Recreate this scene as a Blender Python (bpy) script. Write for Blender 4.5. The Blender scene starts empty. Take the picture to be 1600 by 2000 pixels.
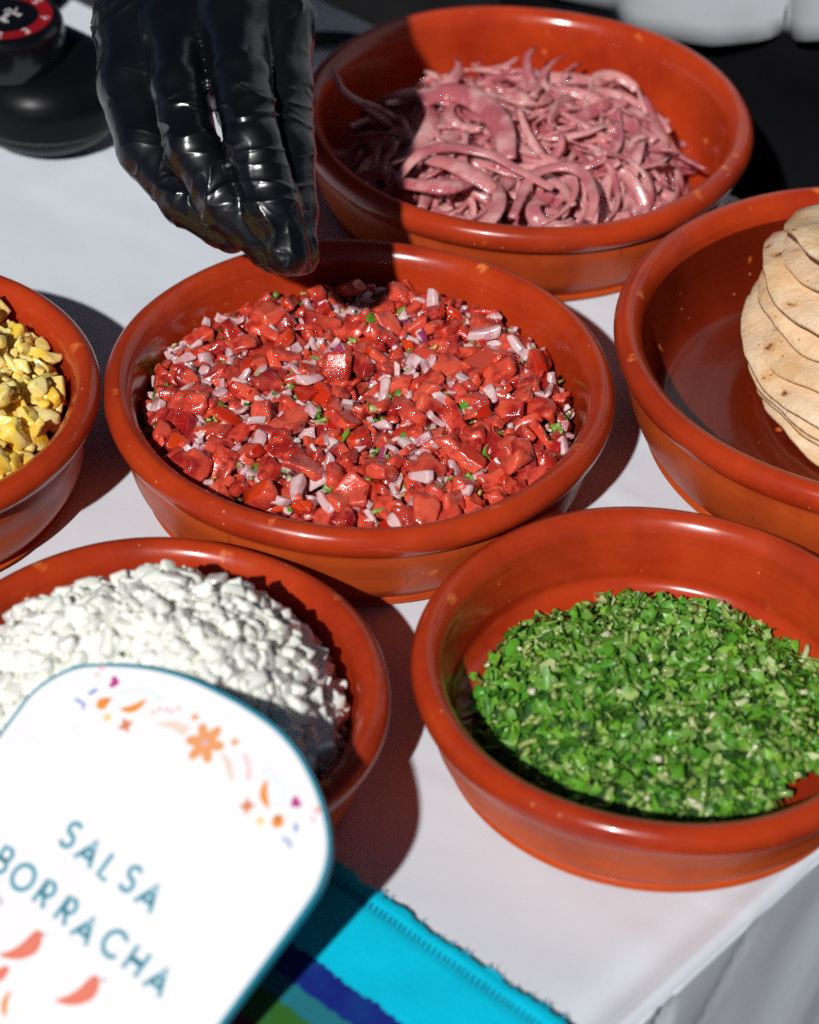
import bpy, bmesh, math, random
import numpy as np
from mathutils import Vector, Matrix, Quaternion, Euler

# ------------------------------------------------------------------ camera, world, sun, exposure
SC = bpy.context.scene
COL = SC.collection
W, H = 1600.0, 2000.0
F = 5085.9
PITCH = math.radians(38.99); ROLL = math.radians(2.6)
fw = np.array([0, math.cos(PITCH), -math.sin(PITCH)]); rt0 = np.array([1.0, 0, 0]); up0 = np.cross(rt0, fw)
CR = math.cos(ROLL) * rt0 + math.sin(ROLL) * up0
CU = -math.sin(ROLL) * rt0 + math.cos(ROLL) * up0
CP = -fw * 1.05
cam = bpy.data.cameras.new('camera'); camo = bpy.data.objects.new('camera', cam); COL.objects.link(camo)
m = Matrix.Identity(4)
for i in range(3):
    m[i][0], m[i][1], m[i][2], m[i][3] = CR[i], CU[i], -fw[i], CP[i]
camo.matrix_world = m
cam.sensor_fit = 'HORIZONTAL'; cam.sensor_width = 24.0; cam.lens = F / W * 24.0
cam.clip_start = 0.02; cam.clip_end = 200
cam.dof.use_dof = True; cam.dof.focus_distance = 1.035; cam.dof.aperture_fstop = 6.7; cam.dof.aperture_blades = 9
SC.camera = camo

SUN_TO = Vector((-0.39, -1.15, 1.0)).normalized()
wd = bpy.data.worlds.new('World'); SC.world = wd; wd.use_nodes = True
nt = wd.node_tree; bg = nt.nodes['Background']
sky = nt.nodes.new('ShaderNodeTexSky'); sky.sky_type = 'NISHITA'; sky.sun_disc = False
sky.sun_elevation = math.asin(SUN_TO.z); sky.sun_rotation = math.atan2(SUN_TO.x, SUN_TO.y)
sky.air_density = 0.16; sky.dust_density = 0.3; sky.ozone_density = 0.6
nt.links.new(sky.outputs[0], bg.inputs[0]); bg.inputs[1].default_value = 0.05
sl = bpy.data.lights.new('sun', 'SUN'); sl.energy = 5.0; sl.angle = math.radians(1.3); sl.color = (1.0, 0.985, 0.97)
so = bpy.data.objects.new('sun', sl); COL.objects.link(so); so.rotation_euler = SUN_TO.to_track_quat('Z', 'Y').to_euler()
SC.view_settings.view_transform = 'Standard'; SC.view_settings.look = 'None'
SC.view_settings.exposure = -0.42; SC.view_settings.gamma = 1.0
try:
    SC.view_settings.use_curve_mapping = False
except Exception:
    pass

cy = SC.cycles
cy.use_adaptive_sampling = True; cy.adaptive_threshold = 0.010; cy.use_denoising = False
cy.max_bounces = 8; cy.diffuse_bounces = 7; cy.glossy_bounces = 2; cy.transmission_bounces = 2; cy.caustics_reflective = False; cy.caustics_refractive = False

# ------------------------------------------------------------------ helpers
def at(px, py, z=0.0):
    d = fw + CR * (px - W / 2) / F - CU * (py - H / 2) / F
    return CP + d * ((z - CP[2]) / d[2])
def at_depth(px, py, dep):
    d = fw + CR * (px - W / 2) / F - CU * (py - H / 2) / F
    return CP + d * dep
def at_plane(px, py, o, n):
    d = fw + CR * (px - W / 2) / F - CU * (py - H / 2) / F
    return CP + d * (np.dot(o - CP, n) / np.dot(d, n))

def tag(o, label=None, cat=None, group=None, kind=None):
    if label: o['label'] = label
    if cat: o['category'] = cat
    if group: o['group'] = group
    if kind: o['kind'] = kind
    return o
def link(name, me, parent=None, mats=None):
    o = bpy.data.objects.new(name, me); COL.objects.link(o)
    if parent is not None: o.parent = parent
    if mats is not None and me is not None and not me.materials:
        for mt in (mats if isinstance(mats, (list, tuple)) else [mats]): me.materials.append(mt)
    return o
def empty(name, loc=(0, 0, 0), rz=0.0):
    o = bpy.data.objects.new(name, None); COL.objects.link(o); o.location = loc; o.rotation_euler = (0, 0, rz)
    o.empty_display_size = 0.01
    return o
def mesh(name, v, f, smooth=True, mi=None):
    me = bpy.data.meshes.new(name); me.from_pydata([tuple(map(float, p)) for p in v], [], [tuple(map(int, q)) for q in f])
    me.polygons.foreach_set('use_smooth', [smooth] * len(me.polygons))
    if mi is not None: me.polygons.foreach_set('material_index', list(map(int, mi)))
    me.update(); return me
def bm_mesh(name, bm, smooth=True):
    me = bpy.data.meshes.new(name); bm.to_mesh(me); bm.free()
    me.polygons.foreach_set('use_smooth', [smooth] * len(me.polygons)); me.update(); return me

def _h(ix, iy, iz, s):
    n = (ix.astype(np.int64) * 374761393 + iy.astype(np.int64) * 668265263 + iz.astype(np.int64) * 2147483647 + s * 974634777) & 0xffffffff
    n = ((n ^ (n >> 13)) * 1274126177) & 0xffffffff
    n = n ^ (n >> 16)
    return (n & 0xffff).astype(np.float64) / 65535.0
def vn(P, fr=1.0, s=0):
    Q = np.asarray(P, float) * fr + 100.0; I = np.floor(Q); T = Q - I; T = T * T * (3 - 2 * T); I = I.astype(np.int64)
    r = 0
    for a in (0, 1):
        for b in (0, 1):
            for c in (0, 1):
                w = (T[..., 0] if a else 1 - T[..., 0]) * (T[..., 1] if b else 1 - T[..., 1]) * (T[..., 2] if c else 1 - T[..., 2])
                r = r + w * _h(I[..., 0] + a, I[..., 1] + b, I[..., 2] + c, s)
    return r * 2 - 1
def fbm(P, fr, s=0, o=3):
    r = 0; a = 1.0
    for k in range(o):
        r = r + a * vn(P, fr * 2 ** k, s + k); a *= 0.5
    return r

def surface_nets(sdf, lo, vox, shape):
    xs = [lo[k] + vox * np.arange(shape[k]) for k in range(3)]
    X, Y, Z = np.meshgrid(*xs, indexing='ij')
    D = sdf(np.stack([X, Y, Z], -1).reshape(-1, 3)).reshape(shape)
    S = D < 0
    c = np.zeros(tuple(n - 1 for n in shape), int)
    offs = [(a, b, d) for a in (0, 1) for b in (0, 1) for d in (0, 1)]
    sl_ = lambda A, o: A[o[0]:A.shape[0] - 1 + o[0], o[1]:A.shape[1] - 1 + o[1], o[2]:A.shape[2] - 1 + o[2]]
    for o in offs: c += sl_(S, o)
    act = (c > 0) & (c < 8)
    idx = -np.ones(act.shape, int); ids = np.argwhere(act); idx[act] = np.arange(len(ids))
    acc = np.zeros((len(ids), 3)); cnt = np.zeros(len(ids))
    i0 = ids
    for a in offs:
        for ax in range(3):
            if a[ax]: continue
            b = list(a); b[ax] = 1
            da = D[i0[:, 0] + a[0], i0[:, 1] + a[1], i0[:, 2] + a[2]]; db = D[i0[:, 0] + b[0], i0[:, 1] + b[1], i0[:, 2] + b[2]]
            cr = (da < 0) != (db < 0)
            t = np.where(cr, da / np.where(cr, da - db, 1), 0)
            p = np.tile(np.array(a, float), (len(ids), 1)); p[:, ax] += t
            acc[cr] += p[cr]; cnt[cr] += 1
    V = np.array(lo) + vox * (ids + acc / cnt[:, None])
    faces = []
    for ax in range(3):
        u, w = (ax + 1) % 3, (ax + 2) % 3
        s0 = [slice(None)] * 3; s1 = [slice(None)] * 3; s0[ax] = slice(0, -1); s1[ax] = slice(1, None)
        A = S[tuple(s0)]; B_ = S[tuple(s1)]
        e = np.argwhere(A != B_)
        e = e[(e[:, u] > 0) & (e[:, w] > 0) & (e[:, u] < act.shape[u]) & (e[:, w] < act.shape[w])]
        q = []
        for du, dw in ((-1, -1), (0, -1), (0, 0), (-1, 0)):
            k = e.copy(); k[:, u] += du; k[:, w] += dw; q.append(idx[k[:, 0], k[:, 1], k[:, 2]])
        q = np.stack(q, -1); fl = ~A[e[:, 0], e[:, 1], e[:, 2]]; q[fl] = q[fl][:, ::-1]
        faces += q.tolist()
    return V, faces

def smin(a, b, k):
    h = np.clip(0.5 + 0.5 * (b - a) / k, 0, 1); return b * (1 - h) + a * h - k * h * (1 - h)
def capsule(P, a, b, ra, rb):
    a = np.asarray(a, float); b = np.asarray(b, float)
    ab = b - a; t = np.clip(((P - a) @ ab) / (ab @ ab), 0, 1)
    return np.linalg.norm(P - a - t[:, None] * ab, axis=1) - (ra + (rb - ra) * t), t
def ellipsoid(P, c, r):
    q = (P - np.asarray(c)) / np.asarray(r); k = np.linalg.norm(q, axis=1)
    return (k - 1) * min(r)

def lathe(prof, n=128, closed_axis=False):
    v = []; f = []; m_ = len(prof)
    for i in range(n):
        a = 2 * math.pi * i / n
        for r, z in prof: v.append((r * math.cos(a), r * math.sin(a), z))
    for i in range(n):
        j = (i + 1) % n
        for k in range(m_ - 1): f.append((i * m_ + k, j * m_ + k, j * m_ + k + 1, i * m_ + k + 1))
    return v, f
def spline(pts, n=6):
    P = [np.array(p, float) for p in pts]; out = []
    for i in range(len(P) - 1):
        p0 = P[max(i - 1, 0)]; p1 = P[i]; p2 = P[i + 1]; p3 = P[min(i + 2, len(P) - 1)]
        for k in range(n):
            t = k / n
            out.append(0.5 * ((2 * p1) + (-p0 + p2) * t + (2 * p0 - 5 * p1 + 4 * p2 - p3) * t * t + (-p0 + 3 * p1 - 3 * p2 + p3) * t ** 3))
    out.append(P[-1]); return out

def sweep(path, rad, ns=8, flat=None, up=(0, 0, 1), cap=True):
    """tube along path; rad(t)->(a,b) half axes along side and up."""
    P = [np.array(p, float) for p in path]; n = len(P); v = []; f = []
    prev = np.array(up, float)
    for i in range(n):
        t = P[min(i + 1, n - 1)] - P[max(i - 1, 0)]; t /= np.linalg.norm(t) + 1e-12
        u = prev - t * (prev @ t); u /= np.linalg.norm(u) + 1e-12; prev = u
        s = np.cross(t, u); a, b = rad(i / (n - 1))
        for k in range(ns):
            w = 2 * math.pi * k / ns
            v.append(P[i] + s * a * math.cos(w) + u * b * math.sin(w))
    for i in range(n - 1):
        for k in range(ns):
            j = (k + 1) % ns; f.append((i * ns + k, i * ns + j, (i + 1) * ns + j, (i + 1) * ns + k))
    if cap:
        f.append(tuple(range(ns - 1, -1, -1))); f.append(tuple((n - 1) * ns + k for k in range(ns)))
    return v, f

# ------------------------------------------------------------------ materials
class NT:
    def __init__(s, name):
        s.m = bpy.data.materials.new(name); s.m.use_nodes = True; s.t = s.m.node_tree
        s.p = s.t.nodes['Principled BSDF']; s._c = {}
    def n(s, typ, **kw):
        x = s.t.nodes.new(typ)
        for k, v in kw.items():
            if k.startswith('i_'):
                x.inputs[k[2:].replace('_', ' ')].default_value = v
            else: setattr(x, k, v)
        return x
    def l(s, a, b): s.t.links.new(a, b)
    def obj(s):
        if 'o' not in s._c: s._c['o'] = s.n('ShaderNodeTexCoord').outputs['Object']
        return s._c['o']
    def noise(s, scale, detail=4, rough=0.55, vec=None, dist=0.0):
        x = s.n('ShaderNodeTexNoise'); x.inputs['Scale'].default_value = scale; x.inputs['Detail'].default_value = detail
        x.inputs['Roughness'].default_value = rough; x.inputs['Distortion'].default_value = dist
        s.l(vec or s.obj(), x.inputs['Vector']); return x.outputs['Fac']
    def ramp(s, fac, stops, interp='LINEAR'):
        x = s.n('ShaderNodeValToRGB'); cr = x.color_ramp; cr.interpolation = interp
        while len(cr.elements) < len(stops): cr.elements.new(0.5)
        for e, (p, c) in zip(cr.elements, stops):
            e.position = p; e.color = (c[0], c[1], c[2], 1) if not isinstance(c, (int, float)) else (c, c, c, 1)
        s.l(fac, x.inputs['Fac']); return x.outputs['Color']
    def mix(s, fac, a, b, mode='MIX'):
        x = s.n('ShaderNodeMix', data_type='RGBA', blend_type=mode)
        for k, val in ((0, fac), (6, a), (7, b)):
            if isinstance(val, (int, float)): x.inputs[k].default_value = val
            elif isinstance(val, tuple): x.inputs[k].default_value = (*val, 1)
            else: s.l(val, x.inputs[k])
        return x.outputs[2]
    def math(s, op, a, b=None):
        x = s.n('ShaderNodeMath', operation=op)
        for k, val in ((0, a), (1, b)):
            if val is None: continue
            if isinstance(val, (int, float)): x.inputs[k].default_value = val
            else: s.l(val, x.inputs[k])
        return x.outputs[0]
    def rnd(s):
        if 'r' not in s._c:
            oi = s.n('ShaderNodeObjectInfo'); a = s.n('ShaderNodeAttribute', attribute_name='pv')
            s._c['r'] = s.math('FRACT', s.math('ADD', oi.outputs['Random'], a.outputs['Fac']))
        return s._c['r']
    def set(s, **kw):
        for k, v in kw.items():
            k = k.replace('_', ' ')
            inp = s.p.inputs[k]
            if hasattr(v, 'is_linked') or hasattr(v, 'links'): s.l(v, inp)
            elif isinstance(v, tuple) and len(v) == 3 and k in ('Base Color', 'Coat Tint', 'Sheen Tint'): inp.default_value = (*v, 1)
            else: inp.default_value = v
        return s
    def bump(s, h, strength=0.3, dist=0.001):
        x = s.n('ShaderNodeBump'); x.inputs['Strength'].default_value = strength; x.inputs['Distance'].default_value = dist
        s.l(h, x.inputs['Height']); s.l(x.outputs[0], s.p.inputs['Normal']); return s

def mat_bowl(name, outer=False, rim=False, dk=1.0):
    t = NT(name)
    big = t.noise(18, 5, 0.6); fine = t.noise(260, 3, 0.6); rn = t.n('ShaderNodeObjectInfo').outputs['Random']
    if outer:
        c = t.ramp(big, [(0.3, (0.42, 0.060, 0.011)), (0.55, (0.50, 0.078, 0.013)), (0.75, (0.36, 0.045, 0.009))])
    else:
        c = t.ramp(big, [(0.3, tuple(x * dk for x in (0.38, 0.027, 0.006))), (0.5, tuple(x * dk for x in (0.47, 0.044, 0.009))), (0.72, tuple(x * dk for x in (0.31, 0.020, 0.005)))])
    c = t.mix(t.ramp(fine, [(0.35, 0.0), (0.75, 0.30)]), c, tuple(x * dk for x in (0.46, 0.050, 0.010)))
    c = t.mix(t.ramp(t.noise(9, 3, 0.5, None, 1.2), [(0.50, 0.0), (0.64, 0.45)]), c, (0.22, 0.018, 0.007))
    # turning rings left by the potter's wheel
    sx = t.n('ShaderNodeSeparateXYZ'); t.l(t.obj(), sx.inputs[0])
    rad = t.math('POWER', t.math('ADD', t.math('POWER', sx.outputs[0], 2.0), t.math('POWER', sx.outputs[1], 2.0)), 0.5)
    rg = t.n('ShaderNodeTexNoise'); rg.noise_dimensions = '2D'; rg.inputs['Scale'].default_value = 1.0
    cb = t.n('ShaderNodeCombineXYZ'); t.l(t.math('MULTIPLY', rad, 420.0), cb.inputs[0]); t.l(t.math('MULTIPLY', sx.outputs[2], 420.0), cb.inputs[1]); t.l(cb.outputs[0], rg.inputs['Vector'])
    c = t.mix(t.ramp(rg.outputs['Fac'], [(0.45, 0.0), (0.75, 0.16)]), c, (0.26, 0.020, 0.007))
    # chipped glaze and crumbs
    v = t.n('ShaderNodeTexVoronoi'); v.inputs['Scale'].default_value = 130 if not rim else 95
    vv = t.n('ShaderNodeVectorMath', operation='ADD'); nz = t.n('ShaderNodeTexNoise'); nz.inputs['Scale'].default_value = 300; t.l(t.obj(), nz.inputs['Vector'])
    sc = t.n('ShaderNodeVectorMath', operation='SCALE'); t.l(nz.outputs['Color'], sc.inputs[0]); sc.inputs['Scale'].default_value = 0.006
    t.l(t.obj(), vv.inputs[0]); t.l(sc.outputs[0], vv.inputs[1]); t.l(vv.outputs[0], v.inputs['Vector'])
    near = t.ramp(v.outputs['Distance'], [(0.10, 1.0), (0.30, 0.0)])
    pick = t.n('ShaderNodeSeparateColor'); t.l(v.outputs['Color'], pick.inputs[0])
    chip = t.math('MULTIPLY', near, t.math('GREATER_THAN', pick.outputs[0], 0.87 if rim else 0.98))
    c = t.mix(chip, c, (0.72, 0.17, 0.035))
    v2 = t.n('ShaderNodeTexVoronoi'); v2.inputs['Scale'].default_value = 420; t.l(t.obj(), v2.inputs['Vector'])
    p2 = t.n('ShaderNodeSeparateColor'); t.l(v2.outputs['Color'], p2.inputs[0])
    sp = t.math('MULTIPLY', t.ramp(v2.outputs['Distance'], [(0.14, 1.0), (0.22, 0.0)]), t.math('GREATER_THAN', p2.outputs[1], 0.988))
    c = t.mix(sp, c, (0.62, 0.28, 0.16))
    if outer:
        tc = t.n('ShaderNodeMapping'); tc.inputs['Scale'].default_value = (1, 1, 0.18); t.l(t.obj(), tc.inputs[0])
        st = t.noise(150, 2, 0.5, tc.outputs[0]); c = t.mix(t.ramp(st, [(0.68, 0.0), (0.76, 0.55)]), c, (0.12, 0.018, 0.012))
    rough = t.ramp(t.noise(60, 4), [(0.3, 0.16 if not outer else 0.32), (0.75, 0.34 if not outer else 0.55)])
    rough = t.mix(chip, rough, (0.6, 0.6, 0.6))
    t.set(Base_Color=c, Roughness=rough, Specular_IOR_Level=0.38 if not outer else 0.25, Coat_Weight=0.25 if not outer else 0.05, Coat_Roughness=0.06)
    hb = t.math('ADD', t.math('MULTIPLY', rg.outputs['Fac'], 0.25), t.noise(40, 3))
    t.bump(hb, 0.25, 0.0008); return t.m
M_IN = mat_bowl('glazed terracotta inside'); M_RIM = mat_bowl('glazed terracotta rim', rim=True); M_OUT = mat_bowl('terracotta outside', outer=True)
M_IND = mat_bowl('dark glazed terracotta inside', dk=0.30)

def mat_cloth():
    t = NT('white cotton tablecloth')
    c = t.ramp(t.noise(3.0, 4), [(0.3, (0.69, 0.745, 0.81)), (0.7, (0.74, 0.785, 0.84))])
    mp = t.n('ShaderNodeMapping'); mp.inputs['Rotation'].default_value = (0, 0, 0.05); t.l(t.obj(), mp.inputs[0])
    w1 = t.n('ShaderNodeTexWave'); w1.bands_direction = 'X'; w1.inputs['Scale'].default_value = 240; w1.inputs['Distortion'].default_value = 1.0; w1.inputs['Detail'].default_value = 2; t.l(mp.outputs[0], w1.inputs['Vector'])
    w2 = t.n('ShaderNodeTexWave'); w2.bands_direction = 'Y'; w2.inputs['Scale'].default_value = 240; w2.inputs['Distortion'].default_value = 1.0; t.l(mp.outputs[0], w2.inputs['Vector'])
    wv = t.math('ADD', w1.outputs['Fac'], w2.outputs['Fac'])
    # faint old spills
    st = t.ramp(t.noise(22, 5, 0.6), [(0.72, 0.0), (0.80, 0.18)])
    c = t.mix(st, c, (0.62, 0.50, 0.46))
    t.set(Base_Color=c, Roughness=0.85, Specular_IOR_Level=0.2, Sheen_Weight=0.1)
    t.bump(t.math('ADD', t.math('MULTIPLY', wv, 0.06), t.noise(45, 4)), 0.35, 0.0006); return t.m
M_CLOTH = mat_cloth()

def simple(name, col, rough=0.5, var=0.15, scale=60, spec=0.5, coat=0.0, bump=0.1, dist=0.0005, sss=0.0, srad=(1, .4, .2), sscale=0.003, metal=0.0):
    t = NT(name); lo = tuple(x * (1 - var) for x in col); hi = tuple(min(1, x * (1 + var)) for x in col)
    nz = t.noise(scale, 4); c = t.ramp(nz, [(0.3, lo), (0.7, hi)])
    t.set(Base_Color=c, Roughness=rough, Specular_IOR_Level=spec, Coat_Weight=coat, Metallic=metal)
    if sss: t.set(Subsurface_Weight=sss, Subsurface_Radius=srad, Subsurface_Scale=sscale)
    t.bump(nz, bump, dist); return t.m

def food(name, stops, rough=(0.2, 0.5), sss=0.25, srad=(1, .35, .25), sscale=0.003, bscale=500, bstr=0.35, bdist=0.0006, inner=None, coat=0.0, iscale=140, dark=None):
    """stops: colours picked by the piece's own random number; inner noise mixes towards a second tone."""
    t = NT(name); r = t.rnd(); c = t.ramp(r, stops)
    # object-space coordinates shifted per piece, so copies of one shape differ in grain
    ad = t.n('ShaderNodeVectorMath', operation='ADD'); t.l(t.obj(), ad.inputs[0]); cb = t.n('ShaderNodeCombineXYZ')
    t.l(r, cb.inputs[0]); t.l(t.math('MULTIPLY', r, 3.7), cb.inputs[1]); t.l(cb.outputs[0], ad.inputs[1]); vec = ad.outputs[0]
    nz = t.noise(iscale, 4, 0.6, vec)
    if inner is not None: c = t.mix(t.ramp(nz, [(0.44, 0.0), (0.60, 0.9)]), c, inner)
    if dark is not None: c = t.mix(t.ramp(t.noise(iscale * 0.6, 3, 0.5, vec), [(0.36, 0.85), (0.50, 0.0)]), c, dark)
    nb = t.noise(bscale, 4, 0.6, vec)
    t.set(Base_Color=c, Roughness=t.ramp(nb, [(0.35, rough[0]), (0.65, rough[1])]), Specular_IOR_Level=0.5, Coat_Weight=coat, Coat_Roughness=0.05)
    if sss: t.set(Subsurface_Weight=sss, Subsurface_Radius=srad, Subsurface_Scale=sscale)
    t.bump(nb, bstr, bdist)
    if coat > 0.2:
        cb_ = t.n('ShaderNodeBump'); cb_.inputs['Strength'].default_value = 0.8; cb_.inputs['Distance'].default_value = 0.0010; t.l(t.noise(650, 2, 0.6, vec), cb_.inputs['Height']); t.l(cb_.outputs[0], t.p.inputs['Coat Normal'])
    return t.m

def leafy(m_, col, fac=0.28):
    t = m_.node_tree; p = t.nodes['Principled BSDF']; out = t.nodes['Material Output']; tr = t.nodes.new('ShaderNodeBsdfTranslucent'); mx = t.nodes.new('ShaderNodeMixShader'); mx.inputs[0].default_value = fac
    lk = p.inputs['Base Color'].links[0].from_socket; t.links.new(lk, tr.inputs[0]); t.links.new(p.outputs[0], mx.inputs[1]); t.links.new(tr.outputs[0], mx.inputs[2]); t.links.new(mx.outputs[0], out.inputs[0])
M_TOM = food('tomato flesh', [(0.0, (0.56, 0.030, 0.016)), (0.25, (0.72, 0.085, 0.045)), (0.5, (0.38, 0.010, 0.010)), (0.75, (0.78, 0.12, 0.06)), (1.0, (0.26, 0.006, 0.012))],
             (0.10, 0.35), 0.5, (1, .3, .2), 0.0012, 260, 0.45, 0.0010, inner=(0.78, 0.110, 0.055), coat=0.8, iscale=170, dark=(0.28, 0.006, 0.010))
M_TSK = food('tomato skin', [(0.0, (0.52, 0.020, 0.006)), (0.5, (0.62, 0.050, 0.008)), (0.85, (0.45, 0.012, 0.006)), (1.0, (0.60, 0.055, 0.008))],
             (0.10, 0.2), 0.1, (1, .2, .1), 0.003, 90, 0.08, 0.0004, coat=0.4)
M_ONR = food('red onion flesh', [(0.0, (0.78, 0.52, 0.52)), (0.35, (0.86, 0.68, 0.67)), (0.6, (0.68, 0.34, 0.36)), (0.8, (0.88, 0.77, 0.76)), (1.0, (0.54, 0.18, 0.24))],
             (0.08, 0.28), 0.5, (1, .6, .7), 0.0012, 250, 0.25, 0.0005, inner=(0.82, 0.58, 0.58), coat=0.6, iscale=260, dark=(0.66, 0.30, 0.34))
M_ONS = food('red onion skin side', [(0.0, (0.24, 0.020, 0.075)), (0.5, (0.34, 0.045, 0.13)), (1.0, (0.17, 0.012, 0.06))], (0.12, 0.3), 0.1, (1, .3, .5), 0.002, 300, 0.15, 0.0003, coat=0.3)
M_PICK = food('pickled onion', [(0.0, (0.55, 0.155, 0.17)), (0.3, (0.64, 0.23, 0.23)), (0.55, (0.44, 0.095, 0.12)), (0.8, (0.72, 0.33, 0.31)), (1.0, (0.50, 0.11, 0.13))],
              (0.12, 0.36), 0.5, (1, .5, .5), 0.0015, 160, 0.3, 0.0006, inner=(0.74, 0.40, 0.38), coat=0.5, dark=(0.44, 0.10, 0.13), iscale=60)
M_WHT = food('white onion', [(0.0, (0.90, 0.90, 0.84)), (0.4, (0.93, 0.93, 0.89)), (0.75, (0.88, 0.90, 0.78)), (1.0, (0.93, 0.92, 0.90))],
             (0.15, 0.45), 0.12, (1, .97, .90), 0.0015, 380, 0.25, 0.0005, inner=(0.88, 0.89, 0.80), coat=0.08)
M_PINE = food('pineapple flesh', [(0.0, (0.94, 0.62, 0.05)), (0.35, (0.95, 0.72, 0.13)), (0.6, (0.93, 0.55, 0.03)), (0.85, (0.95, 0.80, 0.28)), (1.0, (0.94, 0.60, 0.05))],
              (0.10, 0.35), 0.5, (1, .75, .35), 0.0015, 260, 0.5, 0.001, inner=(0.94, 0.78, 0.34), coat=0.4, iscale=150)
M_LEAF = food('coriander leaf', [(0.0, (0.045, 0.24, 0.012)), (0.2, (0.14, 0.42, 0.022)), (0.38, (0.012, 0.085, 0.008)), (0.58, (0.27, 0.52, 0.055)), (0.75, (0.06, 0.30, 0.02)), (0.86, (0.40, 0.56, 0.15)), (1.0, (0.56, 0.64, 0.30))],
              (0.28, 0.55), 0.0, (1, 1, 1), 0.001, 260, 0.35, 0.0005, inner=(0.12, 0.32, 0.03))
leafy(M_LEAF, None, .14)
M_STEM = food('coriander stem', [(0.0, (0.20, 0.34, 0.06)), (0.4, (0.34, 0.44, 0.12)), (0.7, (0.16, 0.30, 0.05)), (0.85, (0.46, 0.52, 0.20)), (1.0, (0.74, 0.74, 0.52))],
              (0.2, 0.45), 0.0, (.7, 1, .4), 0.002, 300, 0.2, 0.0003, coat=0.15)
M_SEED = food('chilli seed', [(0.0, (0.62, 0.36, 0.10)), (0.5, (0.70, 0.48, 0.20)), (1.0, (0.55, 0.26, 0.06))], (0.1, 0.3), 0.2, (1, .6, .3), 0.002, 300, 0.1, 0.0002, coat=0.3)
for m_, f_ in ((M_ONR, .14), (M_STEM, .1)): leafy(m_, None, f_)
M_JUICE = simple('tomato juice', (0.20, 0.008, 0.010), 0.08, 0.4, 150, coat=0.6, bump=0.5, dist=0.002)
M_PBASE = simple('pickled onion mass', (0.30, 0.09, 0.11), 0.3, 0.4, 120, bump=0.6, dist=0.003)
M_WBASE = simple('white onion mass', (0.90, 0.90, 0.84), 0.35, 0.05, 200, bump=0.6, dist=0.003)
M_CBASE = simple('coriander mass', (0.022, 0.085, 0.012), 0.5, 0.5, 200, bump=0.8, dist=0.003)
M_PNBASE = simple('pineapple mass', (0.86, 0.50, 0.05), 0.3, 0.2, 150, bump=0.6, dist=0.003)

# ------------------------------------------------------------------ setting: tablecloth on the table
E1 = np.array([0.76, -0.65, 0.0]); E1 /= np.linalg.norm(E1)      # along the table
EN = np.array([-E1[1], E1[0], 0.0])                              # across the table, away from camera
U_END = 0.229; V_FAR = 0.285; V_NEAR = -0.47; U_START = -0.75
def uv(u, v, z=0.0): return E1 * u + EN * v + np.array([0, 0, z])
TABLE_RZ = math.atan2(E1[1], E1[0])

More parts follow.
